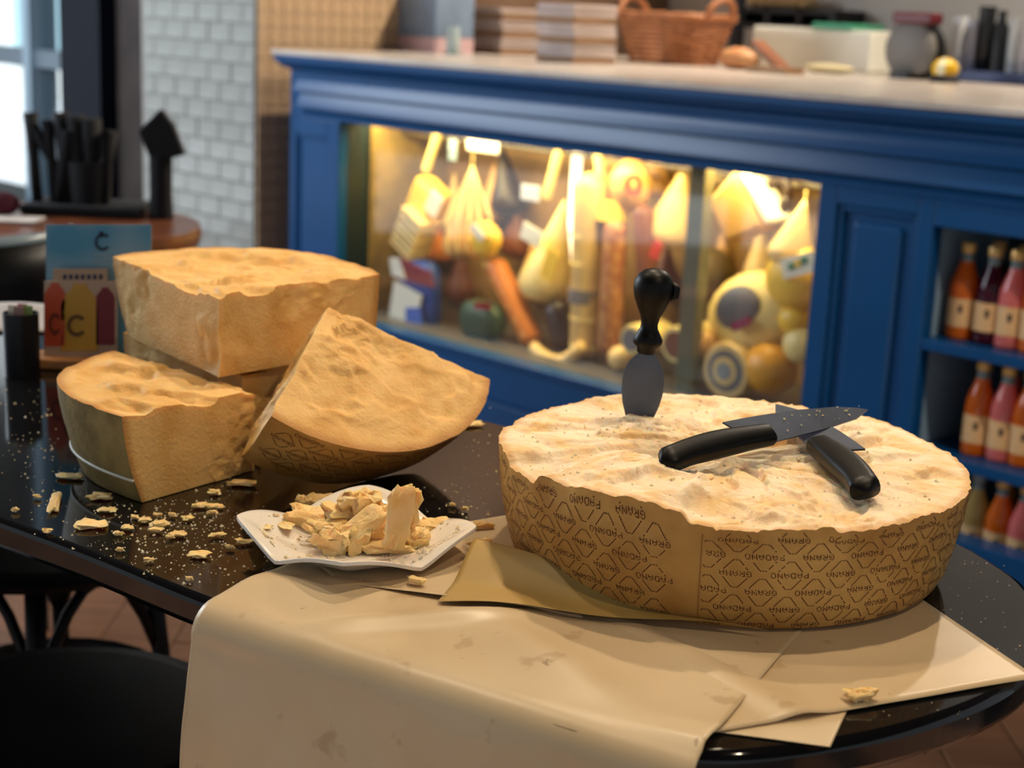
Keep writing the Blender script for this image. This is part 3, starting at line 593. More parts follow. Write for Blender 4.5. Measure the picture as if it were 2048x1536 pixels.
for (x, y) in ((.1, 1.42), (-1.05, 2.3)):
    MB().lathe([(.05, .03), (.035, .06), (.03, .4), (.035, .69), (.09, .717)], (x, y, 0), 20).build('pedestal', blk2, tb, smooth=40)
    MB().lathe([(.24, 0), (.24, .015), (.12, .03), (.05, .05)], (x, y, 0), 28).build('pedestal_foot', blk2, tb, smooth=40)

# ================================================================== chairs below the table
chb = mat('black_lacquer', '#050608', rough=.4, spec=.2)
def chair(loc, rot, label):
    r = thing('round_stool', (0, 0, 0), label, 'stool', 'black round-seated stools')
    MB().lathe([(.02, .43), (.19, .43), (.207, .437), (.212, .448), (.205, .458), (.18, .461), (.02, .455)], n=40).build('seat', chb, r, smooth=50, local=True)
    for k in range(4):
        a = pi/4+k*pi/2; c, s = cos(a), sin(a)
        MB().tube([(.15*c, .15*s, .44), (.17*c, .17*s, .25), (.21*c, .21*s, 0)], [.016, .014, .011], 10).build('leg', chb, r, smooth=True, local=True)
        b_ = a+pi/2; c2, s2 = cos(b_), sin(b_)
        MB().tube([(.165*c+(.165*c2-.165*c)*t, .165*s+(.165*s2-.165*s)*t, .22+.19*(4*(t-.5)**2 if True else 0)**.5*1.0 if False else .26+.15*(1-4*(t-.5)**2)) for t in [q/8 for q in range(9)]], .009, 8).build('brace', chb, r, smooth=True, local=True)
    MB().tube([(.18*cos(k/24*2*pi), .18*sin(k/24*2*pi), .2) for k in range(25)], .009, 8, cap=False).build('stretcher_ring', chb, r, smooth=True, local=True)
    r.location = loc; r.rotation_euler = (0, 0, rot); return r
chair((-.50, 1.60, 0), radians(146), 'black round-seated stool pushed under the near edge of the table')
chair((-.70, 2.22, 0), radians(-34), 'black round-seated stool on the far side of the table')
g = thing('bar_stool', (-.17, 1.86, 0), 'dark stool with a chrome ring under the table', 'stool')
MB().lathe([(.14, .56), (.16, .565), (.16, .59), (.14, .6)], (-.17, 1.86, 0), 28).build('seat', chb, g, smooth=40)
MB().tube([(-.17+.13*cos(k/28*2*pi), 1.86+.13*sin(k/28*2*pi), .44+.10*cos(k/28*2*pi)) for k in range(29)], .012, 10, cap=False).build('chrome_ring', mat('chrome', '#d8dde2', rough=.12, metal=1), g, smooth=True)
for k in range(4):
    a = pi/4+k*pi/2; MB().tube([(-.17+.11*cos(a), 1.86+.11*sin(a), .565), (-.17+.17*cos(a), 1.86+.17*sin(a), 0)], .012, 8).build('leg', chb, g, smooth=True)

# ================================================================== parchment sheets
par = mat('parchment', '#c3aa84', '#cdb692', scale=7, rough=.36, spec=.5, bump=.06, bscale=30, detail=3)
def stain(m, c, seed, sc, lo, hi, dark):     # grease spots and scuffs soaked into the paper
    nt = m.node_tree; b = nt.nodes['Principled BSDF']; src = b.inputs['Base Color'].links[0].from_socket
    tc = nt.nodes.new('ShaderNodeTexCoord'); mp = nt.nodes.new('ShaderNodeMapping'); mp.inputs['Location'].default_value = (seed, seed*.7, 0); nt.links.new(tc.outputs['Object'], mp.inputs[0])
    n = nt.nodes.new('ShaderNodeTexNoise'); n.inputs['Scale'].default_value = sc; n.inputs['Detail'].default_value = 4; nt.links.new(mp.outputs[0], n.inputs['Vector'])
    r = nt.nodes.new('ShaderNodeMapRange'); r.inputs['From Min'].default_value = lo; r.inputs['From Max'].default_value = hi; r.inputs['To Max'].default_value = dark; nt.links.new(n.outputs['Fac'], r.inputs['Value'])
    x = nt.nodes.new('ShaderNodeMix'); x.data_type = 'RGBA'; nt.links.new(r.outputs[0], x.inputs['Factor']); nt.links.new(src, x.inputs['A']); x.inputs['B'].default_value = (*lin(c), 1)
    nt.links.new(x.outputs['Result'], b.inputs['Base Color'])
stain(par, '#94734a', 3.1, 20, .63, .67, .4); stain(par, '#6e5536', 8.7, 48, .72, .75, .55)
par2 = mat('parchment_back', '#b3924f', '#a98a4c', scale=14, rough=.5, bump=.05, bscale=60)
def bil(a, b_, c, d_, u, v): return (Vector(a)*(1-u)+Vector(b_)*u)*(1-v) + (Vector(d_)*(1-u)+Vector(c)*u)*v
def sheet(name, label, q, z, amp, m, base, fn=None, nu=50, nv=40, parent=None, fr=9):
    mb = MB()
    def f(u, v):
        p = bil(*q, u, v); zz = z + amp*(.5+.5*fbm(Vector((p.x*fr, p.y*fr, z*50)), 3)); p = Vector((p.x, p.y, zz))
        return fn(u, v, p) if fn else p
    mb.grid(f, nu, nv)
    if parent: return mb.build(name, m, parent, smooth=True, solid=.00025)
    return at_base(mb, name, m, label, 'paper', base, smooth=True, solid=.00025)
sheet('parchment_sheet', 'lowest scrap of brown parchment at the rounded table end', ((.125, 1.05, 0), (.243, 1.027, 0), (.268, 1.09, 0), (.17, 1.14, 0)), .7505, .001, par, (.2, 1.08, .75))
def fr_(u, v, p):
    d_ = max(0, 1-abs((p.x-.20)*.8+(p.y-1.115)*.6)/.03); p.z += .004*ss(0, 1, d_)*(1-ss(.2, .6, u)); return p
sheet('parchment_sheet', 'brown parchment sheet under the wheel reaching the right table edge', ((.145, 1.032, 0), (.438, 1.165, 0), (.312, 1.56, 0), (.02, 1.40, 0)), .7518, .0015, par, (.25, 1.3, .75), fr_)
# the big sheet that hangs over the near table edge
S0 = Vector((-.252, 1.248, 0)); SD = Vector((.856, -.516, 0)); TDIR = Vector((.446, .895, 0)); RB = .026
def drape(u, v):
    s = u*.468; t = -.46 + v*.72
    s += .010*sin(v*5)*(u-.5)
    e = S0 + SD*s; e = Vector((e.x, e.y, 0))
    # the rounded table end bends the edge back
    edge = e + TDIR*(-.0 + .05*ss(.30, .47, s)*0)
    wob = .5+.5*fbm(Vector((s*7, t*5, 2.2)), 3)
    z0 = .7532 + .0022*wob
    if t >= 0:
        hump = .007*math.exp(-((t-.05-.05*sin(s*9))/.03)**2)*(.4+.6*sin(s*14+.6)**2) + .006*math.exp(-((t-.9*(s-.12)-.02)/.018)**2)*ss(.08, .14, s)*(1-ss(.22, .3, s))
        return Vector((edge.x, edge.y, 0)) + TDIR*t + Vector((0, 0, z0+hump))
    a = -t/RB
    if a < pi/2:
        return edge - TDIR*(RB*sin(a)) + Vector((0, 0, z0 - RB*(1-cos(a))))
    dn = -t-RB*pi/2
    out = RB + .012*sin(min(1, dn/.3)*pi)*(.6+.4*sin(s*11+1)) + .005*fbm(Vector((s*9, dn*6, 7)), 3)
    return edge - TDIR*out + Vector((0, 0, z0-RB-dn))
at_base(MB().grid(drape, 90, 110), 'parchment_sheet', par, 'large brown parchment sheet hanging over the near table edge', 'paper', (-.05, 1.15, .75), smooth=True, solid=.00025)
def lift2(u, v, p):
    p.z += .004*(1-ss(0, .12, v))*(1-ss(.75, 1, u)); return p
s2 = sheet('parchment_sheet', 'grey-lit parchment sheet between plate and wheel with its corner folded over', ((-.14, 1.283, 0), (.07, 1.238, 0), (.03, 1.525, 0), (-.192, 1.372, 0)), .7562, .0015, par, (-.06, 1.35, .75), lift2)
def flapf(u, v, p):
    p.z += .010*sin(u*pi)*(1-v)**2*.35 + .020*ss(.35, 1, v)*(1-.85*ss(.45, 1, u)) + .003*sin(u*9)*(1-v)
    return p
sheet('folded_flap', None, ((-.056, 1.250, 0), (.225, 1.217, 0), (.165, 1.236, 0), (-.028, 1.365, 0)), .7602, .001, par2, None, flapf, parent=s2)

# ================================================================== cheese wheel
paste = cheese_mat('cheese_paste', '#d6a55e', '#e2b876', '#b0783a')
paste_top = cheese_mat('cheese_paste_fresh', '#e9c48c', '#f4e0c2', '#d9a468')
def rind_mat(name, a, b_, c):
    m = mat(name, a, b_, scale=13, rough=.42, bump=.12, bscale=90, spec=.4); return m
rind = rind_mat('rind_gold', '#ab7a3a', '#cda05a', None)
rind_old = mat('rind_olive', '#7a683e', '#988250', scale=34, rough=.6, bump=.4, bscale=120, spec=.2)
ink = mat('rind_ink', '#562912', rough=.7)
WC = Vector((.215, 1.438, .7545)); WR = .2255; WH = .1005
def rprof(h):    # wheel radius against height fraction
    pts = [(0, .2005), (.03, .2065), (.15, .2125), (.35, .2175), (.65, .2225), (1, .2255)]
    for (a, ra), (b_, rb) in zip(pts, pts[1:]):
        if h <= b_: return ra+(rb-ra)*(h-a)/(b_-a)
    return WR
def px2l(x, y, z=.853): p = atz(x, y, z); return Vector((p.x-WC.x, p.y-WC.y, 0))
l1, l2 = px2l(1030, 925), px2l(1440, 893); ldir = (l2-l1).normalized(); lnor = Vector((-ldir.y, ldir.x, 0))
hol = px2l(1500, 925); hol2 = px2l(1420, 1015); slab_e = px2l(1390, 1045)
def topz(x, y):
    r = sqrt(x*x+y*y); th = atan2(y, x); p = Vector((x, y, 0)); c, s = (x/r, y/r) if r > 1e-5 else (1, 0)
    dv = Vector((c*4.2, s*4.2, r*9)); f = min(1, r/.06)
    rimk = 1-.55*ss(.82, 1, r/WR)
    q = Vector((c*4.6, s*4.6, r*16)) + nvec(p*24, 3)*.28
    ter, b_ = cells(q)
    z = .0052*ter*f*rimk + .0010*fbm(p*16, 3)*rimk + .0009*fbm(p*75, 3) - .0009*(1-b_)*f
    rough = ss(-.1, .5, fbm(p*9+Vector((5, 2, 0)), 2)); z += rough*.0022*fbm(p*130, 3)
    # long ledge: the far left half stands higher
    d_ = (p-l1).dot(lnor) + .010*fbm(p*22, 3); al = (p-l1).dot(ldir)
    z += .0065*ss(-.003, .007, d_)*(1-ss(.22, .34, al))*(1-ss(.04, .16, d_))
    # hollow below the knives
    z -= .006*math.exp(-((p-hol).length/.055)**2)*(1+.6*fbm(p*40, 3))
    # slabs along the near rim, in degrees
    dg = math.degrees(th) + 5*fbm(p*26, 3)
    z += .0085*(ss(-150, -146, dg)-ss(-114, -107, dg))*ss(.09, .12, r+.01*fbm(p*30, 2))
    z += .004*(ss(-134, -131, dg)-ss(-116, -110, dg))*ss(.12, .14, r)
    z -= .006*math.exp(-((p-hol2).length/.025)**2)
    z -= .002*(ss(-106, -100, dg)-ss(-70, -50, dg))*ss(.12, .2, r)
    fw2 = ss(-108, -100, dg)-ss(-62, -50, dg); z -= .0028*fw2*ss(.10, .16, r)*(1-ss(0, .5, abs(sin(radians(dg)*17+3*fbm(p*20, 2)))))
    z += .0012*fbm(Vector((c*26, s*26, r*7)), 3)*ss(.03, .1, r)*(1-.4*rough)
    z += .004*(ss(-92, -89, dg)-ss(-76, -72, dg))*ss(.15, .17, r)
    z += .002*(ss(20, 40, dg)-ss(120, 150, dg))*ss(.1, .2, r)
    z -= .0012*ss(WR-.008, WR, r)
    return WH + z
wheel = thing('half_cheese', WC, 'half wheel of hard cheese with dotted stamped rind and three knives on it', 'cheese')
NT, NR = 460, 110
rims = []; att = []
mb = MB()
def ftop(i, j):
    th = 2*pi*i; r = WR*(j**.8)*.9995
    e = .0022*fbm(Vector((cos(th)*14, sin(th)*14, 3)), 3)*ss(.9, 1, j)
    r += e; x, y = r*cos(th), r*sin(th); att.append(ss(WR-.010, WR-.001, r)*.75); return Vector((x, y, topz(x, y)))
mb.grid(ftop, NT, NR, closed=True)
mb.build('paste', paste_top, wheel, smooth=True, local=True, attr=att)
mb = MB()
def wr_(th, h):
    r = rprof(h) + .0022*fbm(Vector((cos(th)*14, sin(th)*14, 3)), 3)*ss(.8, 1, h) + .0007*fbm(Vector((cos(th)*6, sin(th)*6, h*2)), 2)
    return r
def fr2(i, j):
    th = 2*pi*i; x, y = cos(th), sin(th); r = wr_(th, j); zt_ = topz(x*WR, y*WR)
    return Vector((x*r, y*r, WH*j + (zt_-WH)*ss(.75, 1, j)))
mb.grid(fr2, NT, 26, closed=True); mb.add([(rprof(0)*cos(2*pi*i/60), rprof(0)*sin(2*pi*i/60), 0) for i in range(60)], [tuple(range(59, -1, -1))])
mb.build('rind', rind, wheel, smooth=60, local=True)
# stamped marks: dot-matrix words, upside down, inside dotted lozenges
GL = {'G': ['01110', '10001', '10000', '10111', '10001', '10001', '01110'], 'R': ['11110', '10001', '10001', '11110', '10100', '10010', '10001'], 'A': ['00100', '01010', '10001', '10001', '11111', '10001', '10001'], 'N': ['10001', '11001', '10101', '10101', '10011', '10001', '10001'], 'P': ['11110', '10001', '10001', '11110', '10000', '10000', '10000'], 'D': ['11110', '10001', '10001', '10001', '10001', '10001', '11110'], 'O': ['01110', '10001', '10001', '10001', '10001', '10001', '01110']}
def dot(m, S, s, h, a, b_, rot=0, n=6):
    c, sn = cos(rot), sin(rot)
    vs = [S(s + a*cos(q)*c - b_*sin(q)*sn, h + a*cos(q)*sn + b_*sin(q)*c) for q in [2*pi*k/n for k in range(n)]]
    m.add(vs, [tuple(range(n))])
def stamp(m, S, s0, s1, h0, h1, ok, row_h=.0166, pitch=.0462, text=True, first=0):
    row = 0; h = h1-.005
    while h > h0:
        k0 = int(floor(s0/pitch))-1; k1 = int(s1/pitch)+2
        for k in range(k0, k1):
            sc = (k + .5*(row % 2))*pitch
            if not (s0 < sc < s1): continue
            word = 'PADANO' if (k+first+row//2) % 2 else 'GRANA'; n = len(word); lw = .0057; dx = .00088; dy = .00074
            for i, ch in enumerate(word if text else ''):
                cx = sc + ((n-1)/2 - i)*lw
                if not ok(cx, h): continue
                for r_, line in enumerate(GL[ch]):
                    for c_, bit in enumerate(line):
                        if bit == '1' and random.random() > .08: dot(m, S, cx - (c_-2)*dx - (r_-3)*.00012, h + (r_-3)*dy, .00050, .00044)
            for sg in (1, -1):           # the lozenge half above and below the word
                for side in (-1, 1):
                    for q in range(6):
                        f = (q+.5)/6; s_ = sc + side*(.0104-.0074*f); hh = h + sg*(.0036+.0088*f)
                        if ok(s_, hh) and random.random() > .05: dot(m, S, s_, hh, .00100, .00055, atan2(sg*.0088, -side*.0074))
                for q in range(3):
                    s_ = sc + (q-1)*.0022; hh = h + sg*.0128
                    if ok(s_, hh): dot(m, S, s_, hh, .0009, .0005)
        h -= row_h; row += 1
def Sw(s, h):
    th = s/.222; f = min(1, max(0, h/WH)); r = wr_(th, f) + .0005; x, y = cos(th), sin(th)
    zt_ = topz(x*WR, y*WR); return Vector((x*r, y*r, WH*f + (zt_-WH)*ss(.75, 1, f)))
seam = radians(-103)*.222
mb = MB()
stamp(mb, Sw, radians(-203)*.222, seam-.018, .006, WH-.004, lambda s, h: .006 < h < WH-.0035)
stamp(mb, Sw, seam+.004, radians(18)*.222, .004, WH-.006, lambda s, h: .004 < h < WH-.0035 and s > seam+.002, first=1)
o = mb.build('stamped_marks', ink, wheel, local=True); o['kind'] = 'stuff'; o['label'] = 'brown dotted stamp of upside-down words and lozenges'
MB().tube([Sw(seam, .004+.088*k/8) for k in range(9)], .0005, 5).build('rind_seam', mat('seam', '#9a6a34', rough=.6), wheel, local=True)

# ================================================================== wedges in the stack
def wedge(name, label, apex, rimpts, z0, h, inset, seed, pm, rm, amp=.004, mw=None, steps=None, stamped=False, taper=0, crag=.006):
    ap = Vector((*apex, 0)); R3 = [Vector((*p, 0)) for p in rimpts]
    def rim(u):      # quadratic/cubic curve through the given rim points
        n = len(R3); acc = Vector((0, 0, 0))
        for i in range(n):
            l = 1.0
            for j in range(n):
                if j != i: l *= (u*(n-1)-j)/(i-j)
            acc += R3[i]*l
        return acc
    root = thing(name, (ap.x, ap.y, z0) if mw is None else (0, 0, 0), label, 'cheese', mw=mw)
    sd = Vector((seed*3.1, seed*7.7, seed*1.3)); off = ap if mw is None else Vector((0, 0, 0))
    ins = lambda f: inset*(1-f)**1.7
    tap = lambda u: 1-taper*u
    def P(u, v, f, disp=True):
        r_ = rim(u)-ap; ln = r_.length; p = ap + r_*(v*(1-ins(f)*tap(u)*v/ln)) - off; p.z = f*h
        if disp:
            q = p+sd; k = .25+.75*(1-ss(.8, 1, v)); msk = ss(-.05, .45, fbm(q*11, 2))
            d_ = nvec(q*22, 4)*(amp*(.14+.95*msk)*k) + nvec(q*85, 3)*(.0016*msk*msk*k); p += d_
            cl, cb_ = cells(Vector((q.x, q.y, seed))*19+nvec(q*30, 2)*.25)
            tz = f**3*(.002*fbm(q*14+Vector((0, 0, 9)), 3)*k + crag*(cl-.15*(1-cb_))*k + (steps(p.x, p.y) if steps else 0)); p.z += tz
            if f < .02: p.z = max(p.z, 0) if f > 0 else 0
        return p
    mb = MB(); at = []
    def g1(i, j): at.append(ss(.93, 1, j)*.8); return P(i, j, 1)
    def g2(i, j): at.append(ss(.93, 1, i)*.8); return P(0, i, j)
    def g3(i, j): at.append(ss(.93, 1, i)*.8); return P(1, i, j)
    def g4(i, j): at.append(0); return P(i, j, 0)
    mb.grid(g1, 80, 70); mb.grid(g2, 70, 34); mb.grid(g3, 70, 34); mb.grid(g4, 30, 12)
    mb.build('paste', pm, root, smooth=True, local=True, attr=at)
    MB().grid(lambda i, j: P(i, 1, j), 80, 34).build('rind', rm, root, smooth=True, local=True)
    if stamped:
        LN = sum((rim(k/40)-rim((k+1)/40)).length for k in range(40)); m2 = MB(); cen = Vector((0, 0, 0))
        def S(s, hh):
            p = P(min(1, max(0, s/LN)), 1, min(1, max(0, hh/h))); o_ = (p-Vector((0, 0, p.z))); return p + o_.normalized()*.0006
        stamp(m2, S, .006, LN-.006, .01, h-.002, lambda s, hh: .004 < s < LN-.004 and .006 < hh < h-.003, text=True)
        o = m2.build('stamped_marks', ink, root, local=True); o['kind'] = 'stuff'
    return root
# lower-left wedge with its rind to the left
B_ = wedge('cheese_wedge', 'lower left cheese wedge with olive rind and white line, lying on the table', (-.283, 1.640), [(-.390, 1.491), (-.470, 1.570), (-.502, 1.665), (-.475, 1.775)], TZ+.001, .098, .024, 1, paste, rind_old, amp=.004, steps=lambda x, y: -.004*ss(.02, .06, x+.1))
# white plastic line around the rind of that wedge
mb = MB(); wl = []
for k in range(30):
    u = k/29; pts = [Vector((-.390, 1.491, 0)), Vector((-.470, 1.570, 0)), Vector((-.502, 1.665, 0)), Vector((-.475, 1.775, 0))]
    acc = Vector((0, 0, 0))
    for i in range(4):
        l = 1.0
        for j in range(4):
            if j != i: l *= (u*3-j)/(i-j)
        acc += pts[i]*l
    r_ = acc-Vector((-.283, 1.640, 0)); f = .26; p = Vector((-.283, 1.640, 0)) + r_*(1-.024*(1-f)**1.7/r_.length) + r_.normalized()*.0012; p.z = TZ+.001+.098*f; wl.append(p)
mb.tube(wl, .0016, 6).build('white_line', mat('white_line', '#d9d6c8', rough=.5), B_, smooth=True)
# hidden support wedge below the big block
wedge('cheese_wedge', 'cheese wedge lying underneath the large block at the back of the stack', (-.305, 1.690), [(-.490, 1.885), (-.42, 1.985), (-.30, 2.005), (-.185, 1.86)], TZ+.001, .098, .02, 5, paste, rind, amp=.003)
wedge('cheese_block', 'large quarter block of cheese on top of the stack, corner towards the viewer', (-.325, 1.655), [(-.500, 1.878), (-.428, 1.965), (-.30, 1.985), (-.166, 1.838)], TZ+.102, .094, .042, 2, paste, rind, amp=.0045, taper=.85)
# leaning wedge
MC = Matrix(((-.1619, .8666, .472), (-.9032, .0625, -.4245), (-.3974, -.4951, .7726)))
HC = .10; RC = .2055; PH = 1.738
apexw = Vector((-.2060, 1.673, .9375)); M4 = MC.to_4x4(); M4.translation = apexw - MC @ Vector((0, 0, HC))
wedge('cheese_wedge', 'leaning cheese wedge with its stamped rind downwards and broad cut face to the viewer', (0, 0), [(RC*cos(a), RC*sin(a)) for a in [PH*k/3 for k in range(4)]], 0, HC, .0315, 3, paste, rind, amp=.0065, mw=M4, stamped=True, crag=.0035)

# ================================================================== plate
plc = atz(713, 1052, .781); plc.z = .7545
plate = thing('square_plate', plc, 'white square plate with upturned corners holding broken cheese', 'plate')
def pl(th, r, zo=0):
    c, s = cos(th), sin(th); e = 1.3; q = (abs(c)**e+abs(s)**e)**(-1/e); cn_ = max(abs(c), abs(s)); cn_ = ((cn_-.7071)/.2929)**1.3
    R = .1135*q*r; z = .008 + ss(.5, 1.02, r)*(.005+.019*cn_) - .003*(1-ss(.3, .6, r)); return Vector((R*c, R*s, z+zo))
mb = MB(); mb.grid(lambda i, j: pl(2*pi*i, .02+.98*j), 96, 26, closed=True)
o = mb.build('dish', mat('porcelain', '#e9e2d8', rough=.12, coat=.3), plate, smooth=True, local=True, solid=.0035); o.modifiers['solid'].offset = -1; 
x = o.modifiers.new('bevel', 'BEVEL'); x.width = .0014; x.segments = 2; x.limit_method = 'ANGLE'
MB().lathe([(.045, .0), (.05, .0), (.052, .006), (.043, .006)], n=40).build('foot_ring', mat('porcelain', '#e9e2d8'), plate, smooth=40, local=True)

chunkm = cheese_mat('cheese_chunk', '#ecbf78', '#f2d49c', '#d9a468')
def flake(c, sz, rot, seed, name, label, group=None, cat='cheese', m=None, n=26, k=16, rg=.5, kind=None):
    mb = MB(); from mathutils import Euler
    E_ = Euler(rot).to_matrix(); sd = Vector((seed*5.3, seed*1.7, seed*9.1)); mx = max(sz)
    def fn(i, j):
        a = 2*pi*i; b_ = -pi/2+pi*j; f = lambda v: math.copysign(abs(v)**.55, v)
        d_ = Vector((f(cos(a))*f(cos(b_)), f(sin(a))*f(cos(b_)), f(sin(b_))))
        if j in (0, 1): d_ = Vector((0, 0, d_.z))
        lo = 1 + rg*fbm(d_*1.1+sd, 2); p = Vector((d_.x*sz[0]*lo, d_.y*sz[1]*lo, d_.z*sz[2]*(1+.3*fbm(Vector((d_.x*1.3, d_.y*1.3, 0))+sd, 2))))
        p += nvec(p*(2.6/mx)+sd, 3)*(min(sz)*.55+.0006); return p
    mb.grid(fn, n, k, closed=True)
    V = [E_ @ v for v in mb.v]; c = Vector(c); mb.v = [v+c for v in V]
    zlo = min(v.z for v in mb.v)
    return at_base(mb, name, m or chunkm, label, cat, (c.x, c.y, zlo), group, kind, smooth=50)
def pp(x, y, z): return atz(x, y, z)
GP = 'broken cheese pieces on the plate'
CH = [  # px, py, z, half sizes, rotation, label
 (800, 1035, .800, (.013, .006, .030), (.05, .12, .55), 'tall upright shard of cheese standing on the plate'),
 (822, 1025, .796, (.007, .007, .026), (.1, .15, .2), 'narrow cheese shard behind the tall upright shard'),
 (724, 1008, .796, (.018, .012, .010), (.2, -.1, .3), 'topmost block of cheese on the pile'),
 (700, 1024, .786, (.024, .014, .006), (.25, .1, .4), 'pale flat slice below the topmost block'),
 (625, 1032, .774, (.024, .016, .007), (.1, .1, -.2), 'flat yellow slice at the left of the pile'),
 (720, 1052, .784, (.025, .010, .005), (.45, -.45, .5), 'slanting pointed slice at the front of the pile'),
 (655, 1052, .778, (.018, .009, .005), (.2, -.1, .15), 'small slice above the front left lump'),
 (668, 1080, .772, (.019, .013, .010), (.1, 0, -.3), 'crumbly lump at the front left of the pile'),
 (768, 1093, .766, (.025, .012, .005), (.05, .05, .1), 'flat piece at the front edge of the pile'),
 (830, 1078, .768, (.014, .011, .009), (.2, .3, .6), 'angular chip right of the tall shard'),
 (855, 1050, .770, (.020, .012, .005), (.1, -.15, -.2), 'flat slice at the right of the pile'),
 (868, 1062, .768, (.011, .006, .004), (0, 0, -.2), 'small oval chip at the right of the pile'),
 (735, 1070, .772, (.024, .016, .012), (0, 0, .8), 'orange-toned lump in the middle of the pile'),
 (760, 1035, .780, (.020, .014, .012), (0, .3, .2), 'lump of cheese leaning on the tall shard'),
 (655, 1000, .772, (.020, .008, .005), (.1, 0, .3), 'thin slice at the far side of the pile'),
 (608, 1003, .773, (.008, .004, .005), (.2, .4, .2), 'tiny curled flake on the far left plate rim'),
 (516, 1054, .7745, (.013, .007, .0015), (.0, -.1, -.4), 'oval flake near the left corner of the plate'),
 (566, 1050, .772, (.012, .006, .0015), (.0, 0, -.6), 'oval flake between left corner and pile'),
 (805, 1080, .768, (.014, .009, .008), (0, 0, .3), 'crumbly foot piece below the tall shard')]
for i, (x, y, z, sz, rt_, lb) in enumerate(CH): flake(pp(x, y, z), sz, rt_, i+1, 'cheese_chunk', lb, GP)
GC = 'larger cheese crumbs on the table'
CR = [(185, 1048, 50, 20), (213, 1020, 28, 12), (255, 1055, 24, 13), (290, 1040, 22, 13), (320, 1048, 34, 17), (237, 1068, 15, 10), (312, 1060, 24, 9), (355, 1068, 32, 10), (400, 1110, 36, 14), (297, 1120, 17, 9), (460, 1095, 17, 13), (435, 1070, 28, 8), (428, 985, 22, 20), (485, 966, 46, 18), (140, 953, 44, 13), (200, 993, 44, 18), (400, 1011, 26, 10), (428, 1013, 30, 10), (424, 1025, 17, 9), (375, 1036, 20, 10), (345, 1030, 14, 8), (95, 1062, 15, 9), (488, 1083, 30, 12), (379, 1158, 12, 7), (315, 1030, 16, 9), (270, 1035, 18, 9), (340, 1074, 14, 7), (945, 848, 36, 14), (30, 1020, 12, 8), (75, 993, 12, 8), (240, 1100, 14, 7), (905, 1010, 12, 8), (930, 1018, 12, 8)]
CL = {(185, 1048): 'broadest ragged cheese crumb below the corner of the lower left wedge', (400, 1110): 'lone flat cheese crumb midway between lower wedge and parchment', (485, 966): 'long thin cheese crumb in front of the leaning wedge', (945, 848): 'cheese crumb behind the leaning wedge, nearest the half wheel', (140, 953): 'bar-shaped cheese crumb left of the lower wedge', (200, 993): 'thick cheese crumb at the foot of the lower wedge rind', (488, 1083): 'cheese crumb just left of the plate corner', (379, 1158): 'tiny cheese crumb nearest the draped parchment', (428, 985): 'knobbly cheese crumb right below the lower wedge cut face', (95, 1062): 'cheese crumb nearest the table edge on the left'}
for i, (x, y, a, b_) in enumerate(CR):
    p = pp(x, y, TZ+.003); s_ = 2000*1.5/max(1.1, p.length if False else (p-EYE).length); hw = a/2/s_; hd = hw*random.uniform(.5, .8)
    flake((p.x, p.y, TZ+.0035), (hw, hd, max(.0016, b_/s_*.2)), (0, 0, random.uniform(-.4, .4)), 40+i, 'cheese_crumb', CL.get((x, y), 'larger cheese crumb in the scatter on the black table top'), GC, n=16, k=10, rg=.7)
p = pp(110, 1003, TZ+.004); flake((p.x, p.y, TZ+.004), (.005, .028, .003), (0, 0, .2), 90, 'cheese_sliver', 'long oval cheese sliver at the left end of the crumbs', n=16, k=10)
p = pp(1722, 1391, .757); flake((p.x, p.y, .7575), (.011, .006, .004), (0, 0, .2), 91, 'cheese_crumb', 'white cheese lump on the parchment at the right table end', n=18, k=12)
p = pp(832, 1163, .761); flake((p.x, p.y, .7625), (.0075, .004, .0025), (0, 0, -.2), 92, 'cheese_crumb', 'small cheese lump on the parchment in front of the plate', n=16, k=10)
p = pp(966, 1052, .76); flake((p.x, p.y, .7605), (.010, .004, .003), (0, 0, .3), 93, 'cheese_sliver', 'cheese sliver beside the right corner of the plate', n=16, k=10)
p = pp(960, 1085, .762); flake((p.x, p.y, .7625), (.012, .003, .002), (0, 0, .5), 94, 'cheese_sliver', 'thin cheese stick on the parchment right of the plate', n=16, k=10)
# fine crumbs nobody could count
mb = MB()
def grain(m, p, r):
    vs = [p + Vector((cos(a)*r*random.uniform(.6, 1.2), sin(a)*r*random.uniform(.6, 1.2), -r*.3)) for a in (0, 1.57, 3.14, 4.71)] + [p+Vector((random.uniform(-.4, .4)*r, random.uniform(-.4, .4)*r, r*random.uniform(.5, .9)))]
    m.add(vs, [(0, 1, 4), (1, 2, 4), (2, 3, 4), (3, 0, 4), (3, 2, 1, 0)])
for cxy, sxy, n_ in (((330, 1050), (85, 45), 330), ((120, 930), (60, 80), 90), ((60, 860), (45, 60), 60), ((430, 1060), (70, 60), 120), ((300, 1110), (90, 40), 90), ((930, 1010), (40, 30), 60), ((970, 920), (20, 50), 30), ((480, 1140), (40, 30), 25)):
    for k in range(n_):
        x, y = random.gauss(cxy[0], sxy[0]), random.gauss(cxy[1], sxy[1]); p = pp(x, y, TZ)
        fe = Vector((p.x+.25, p.y-1.25, 0)).dot(Vector((.53, .85, 0)))
        if fe < .012 or x > 1000: continue
        r = abs(random.gauss(0, .0007))+.00035; p.z = TZ+r*.3; grain(mb, p, r)
for k in range(40):
    x, y = random.uniform(640, 1000), random.uniform(1130, 1240); p = pp(x, y, .7585); r = random.uniform(.0003, .0009); p.z = .759; grain(mb, p, r)
for k in range(30):
    x, y = random.uniform(1500, 1950), random.uniform(1290, 1440); p = pp(x, y, .754); r = random.uniform(.0003, .0008); p.z = .7535; grain(mb, p, r)
for k in range(40):
    x, y = random.uniform(1880, 2040), random.uniform(1110, 1330); p = pp(x, y, TZ); r = random.uniform(.0003, .001); p.z = TZ+r*.3; grain(mb, p, r)
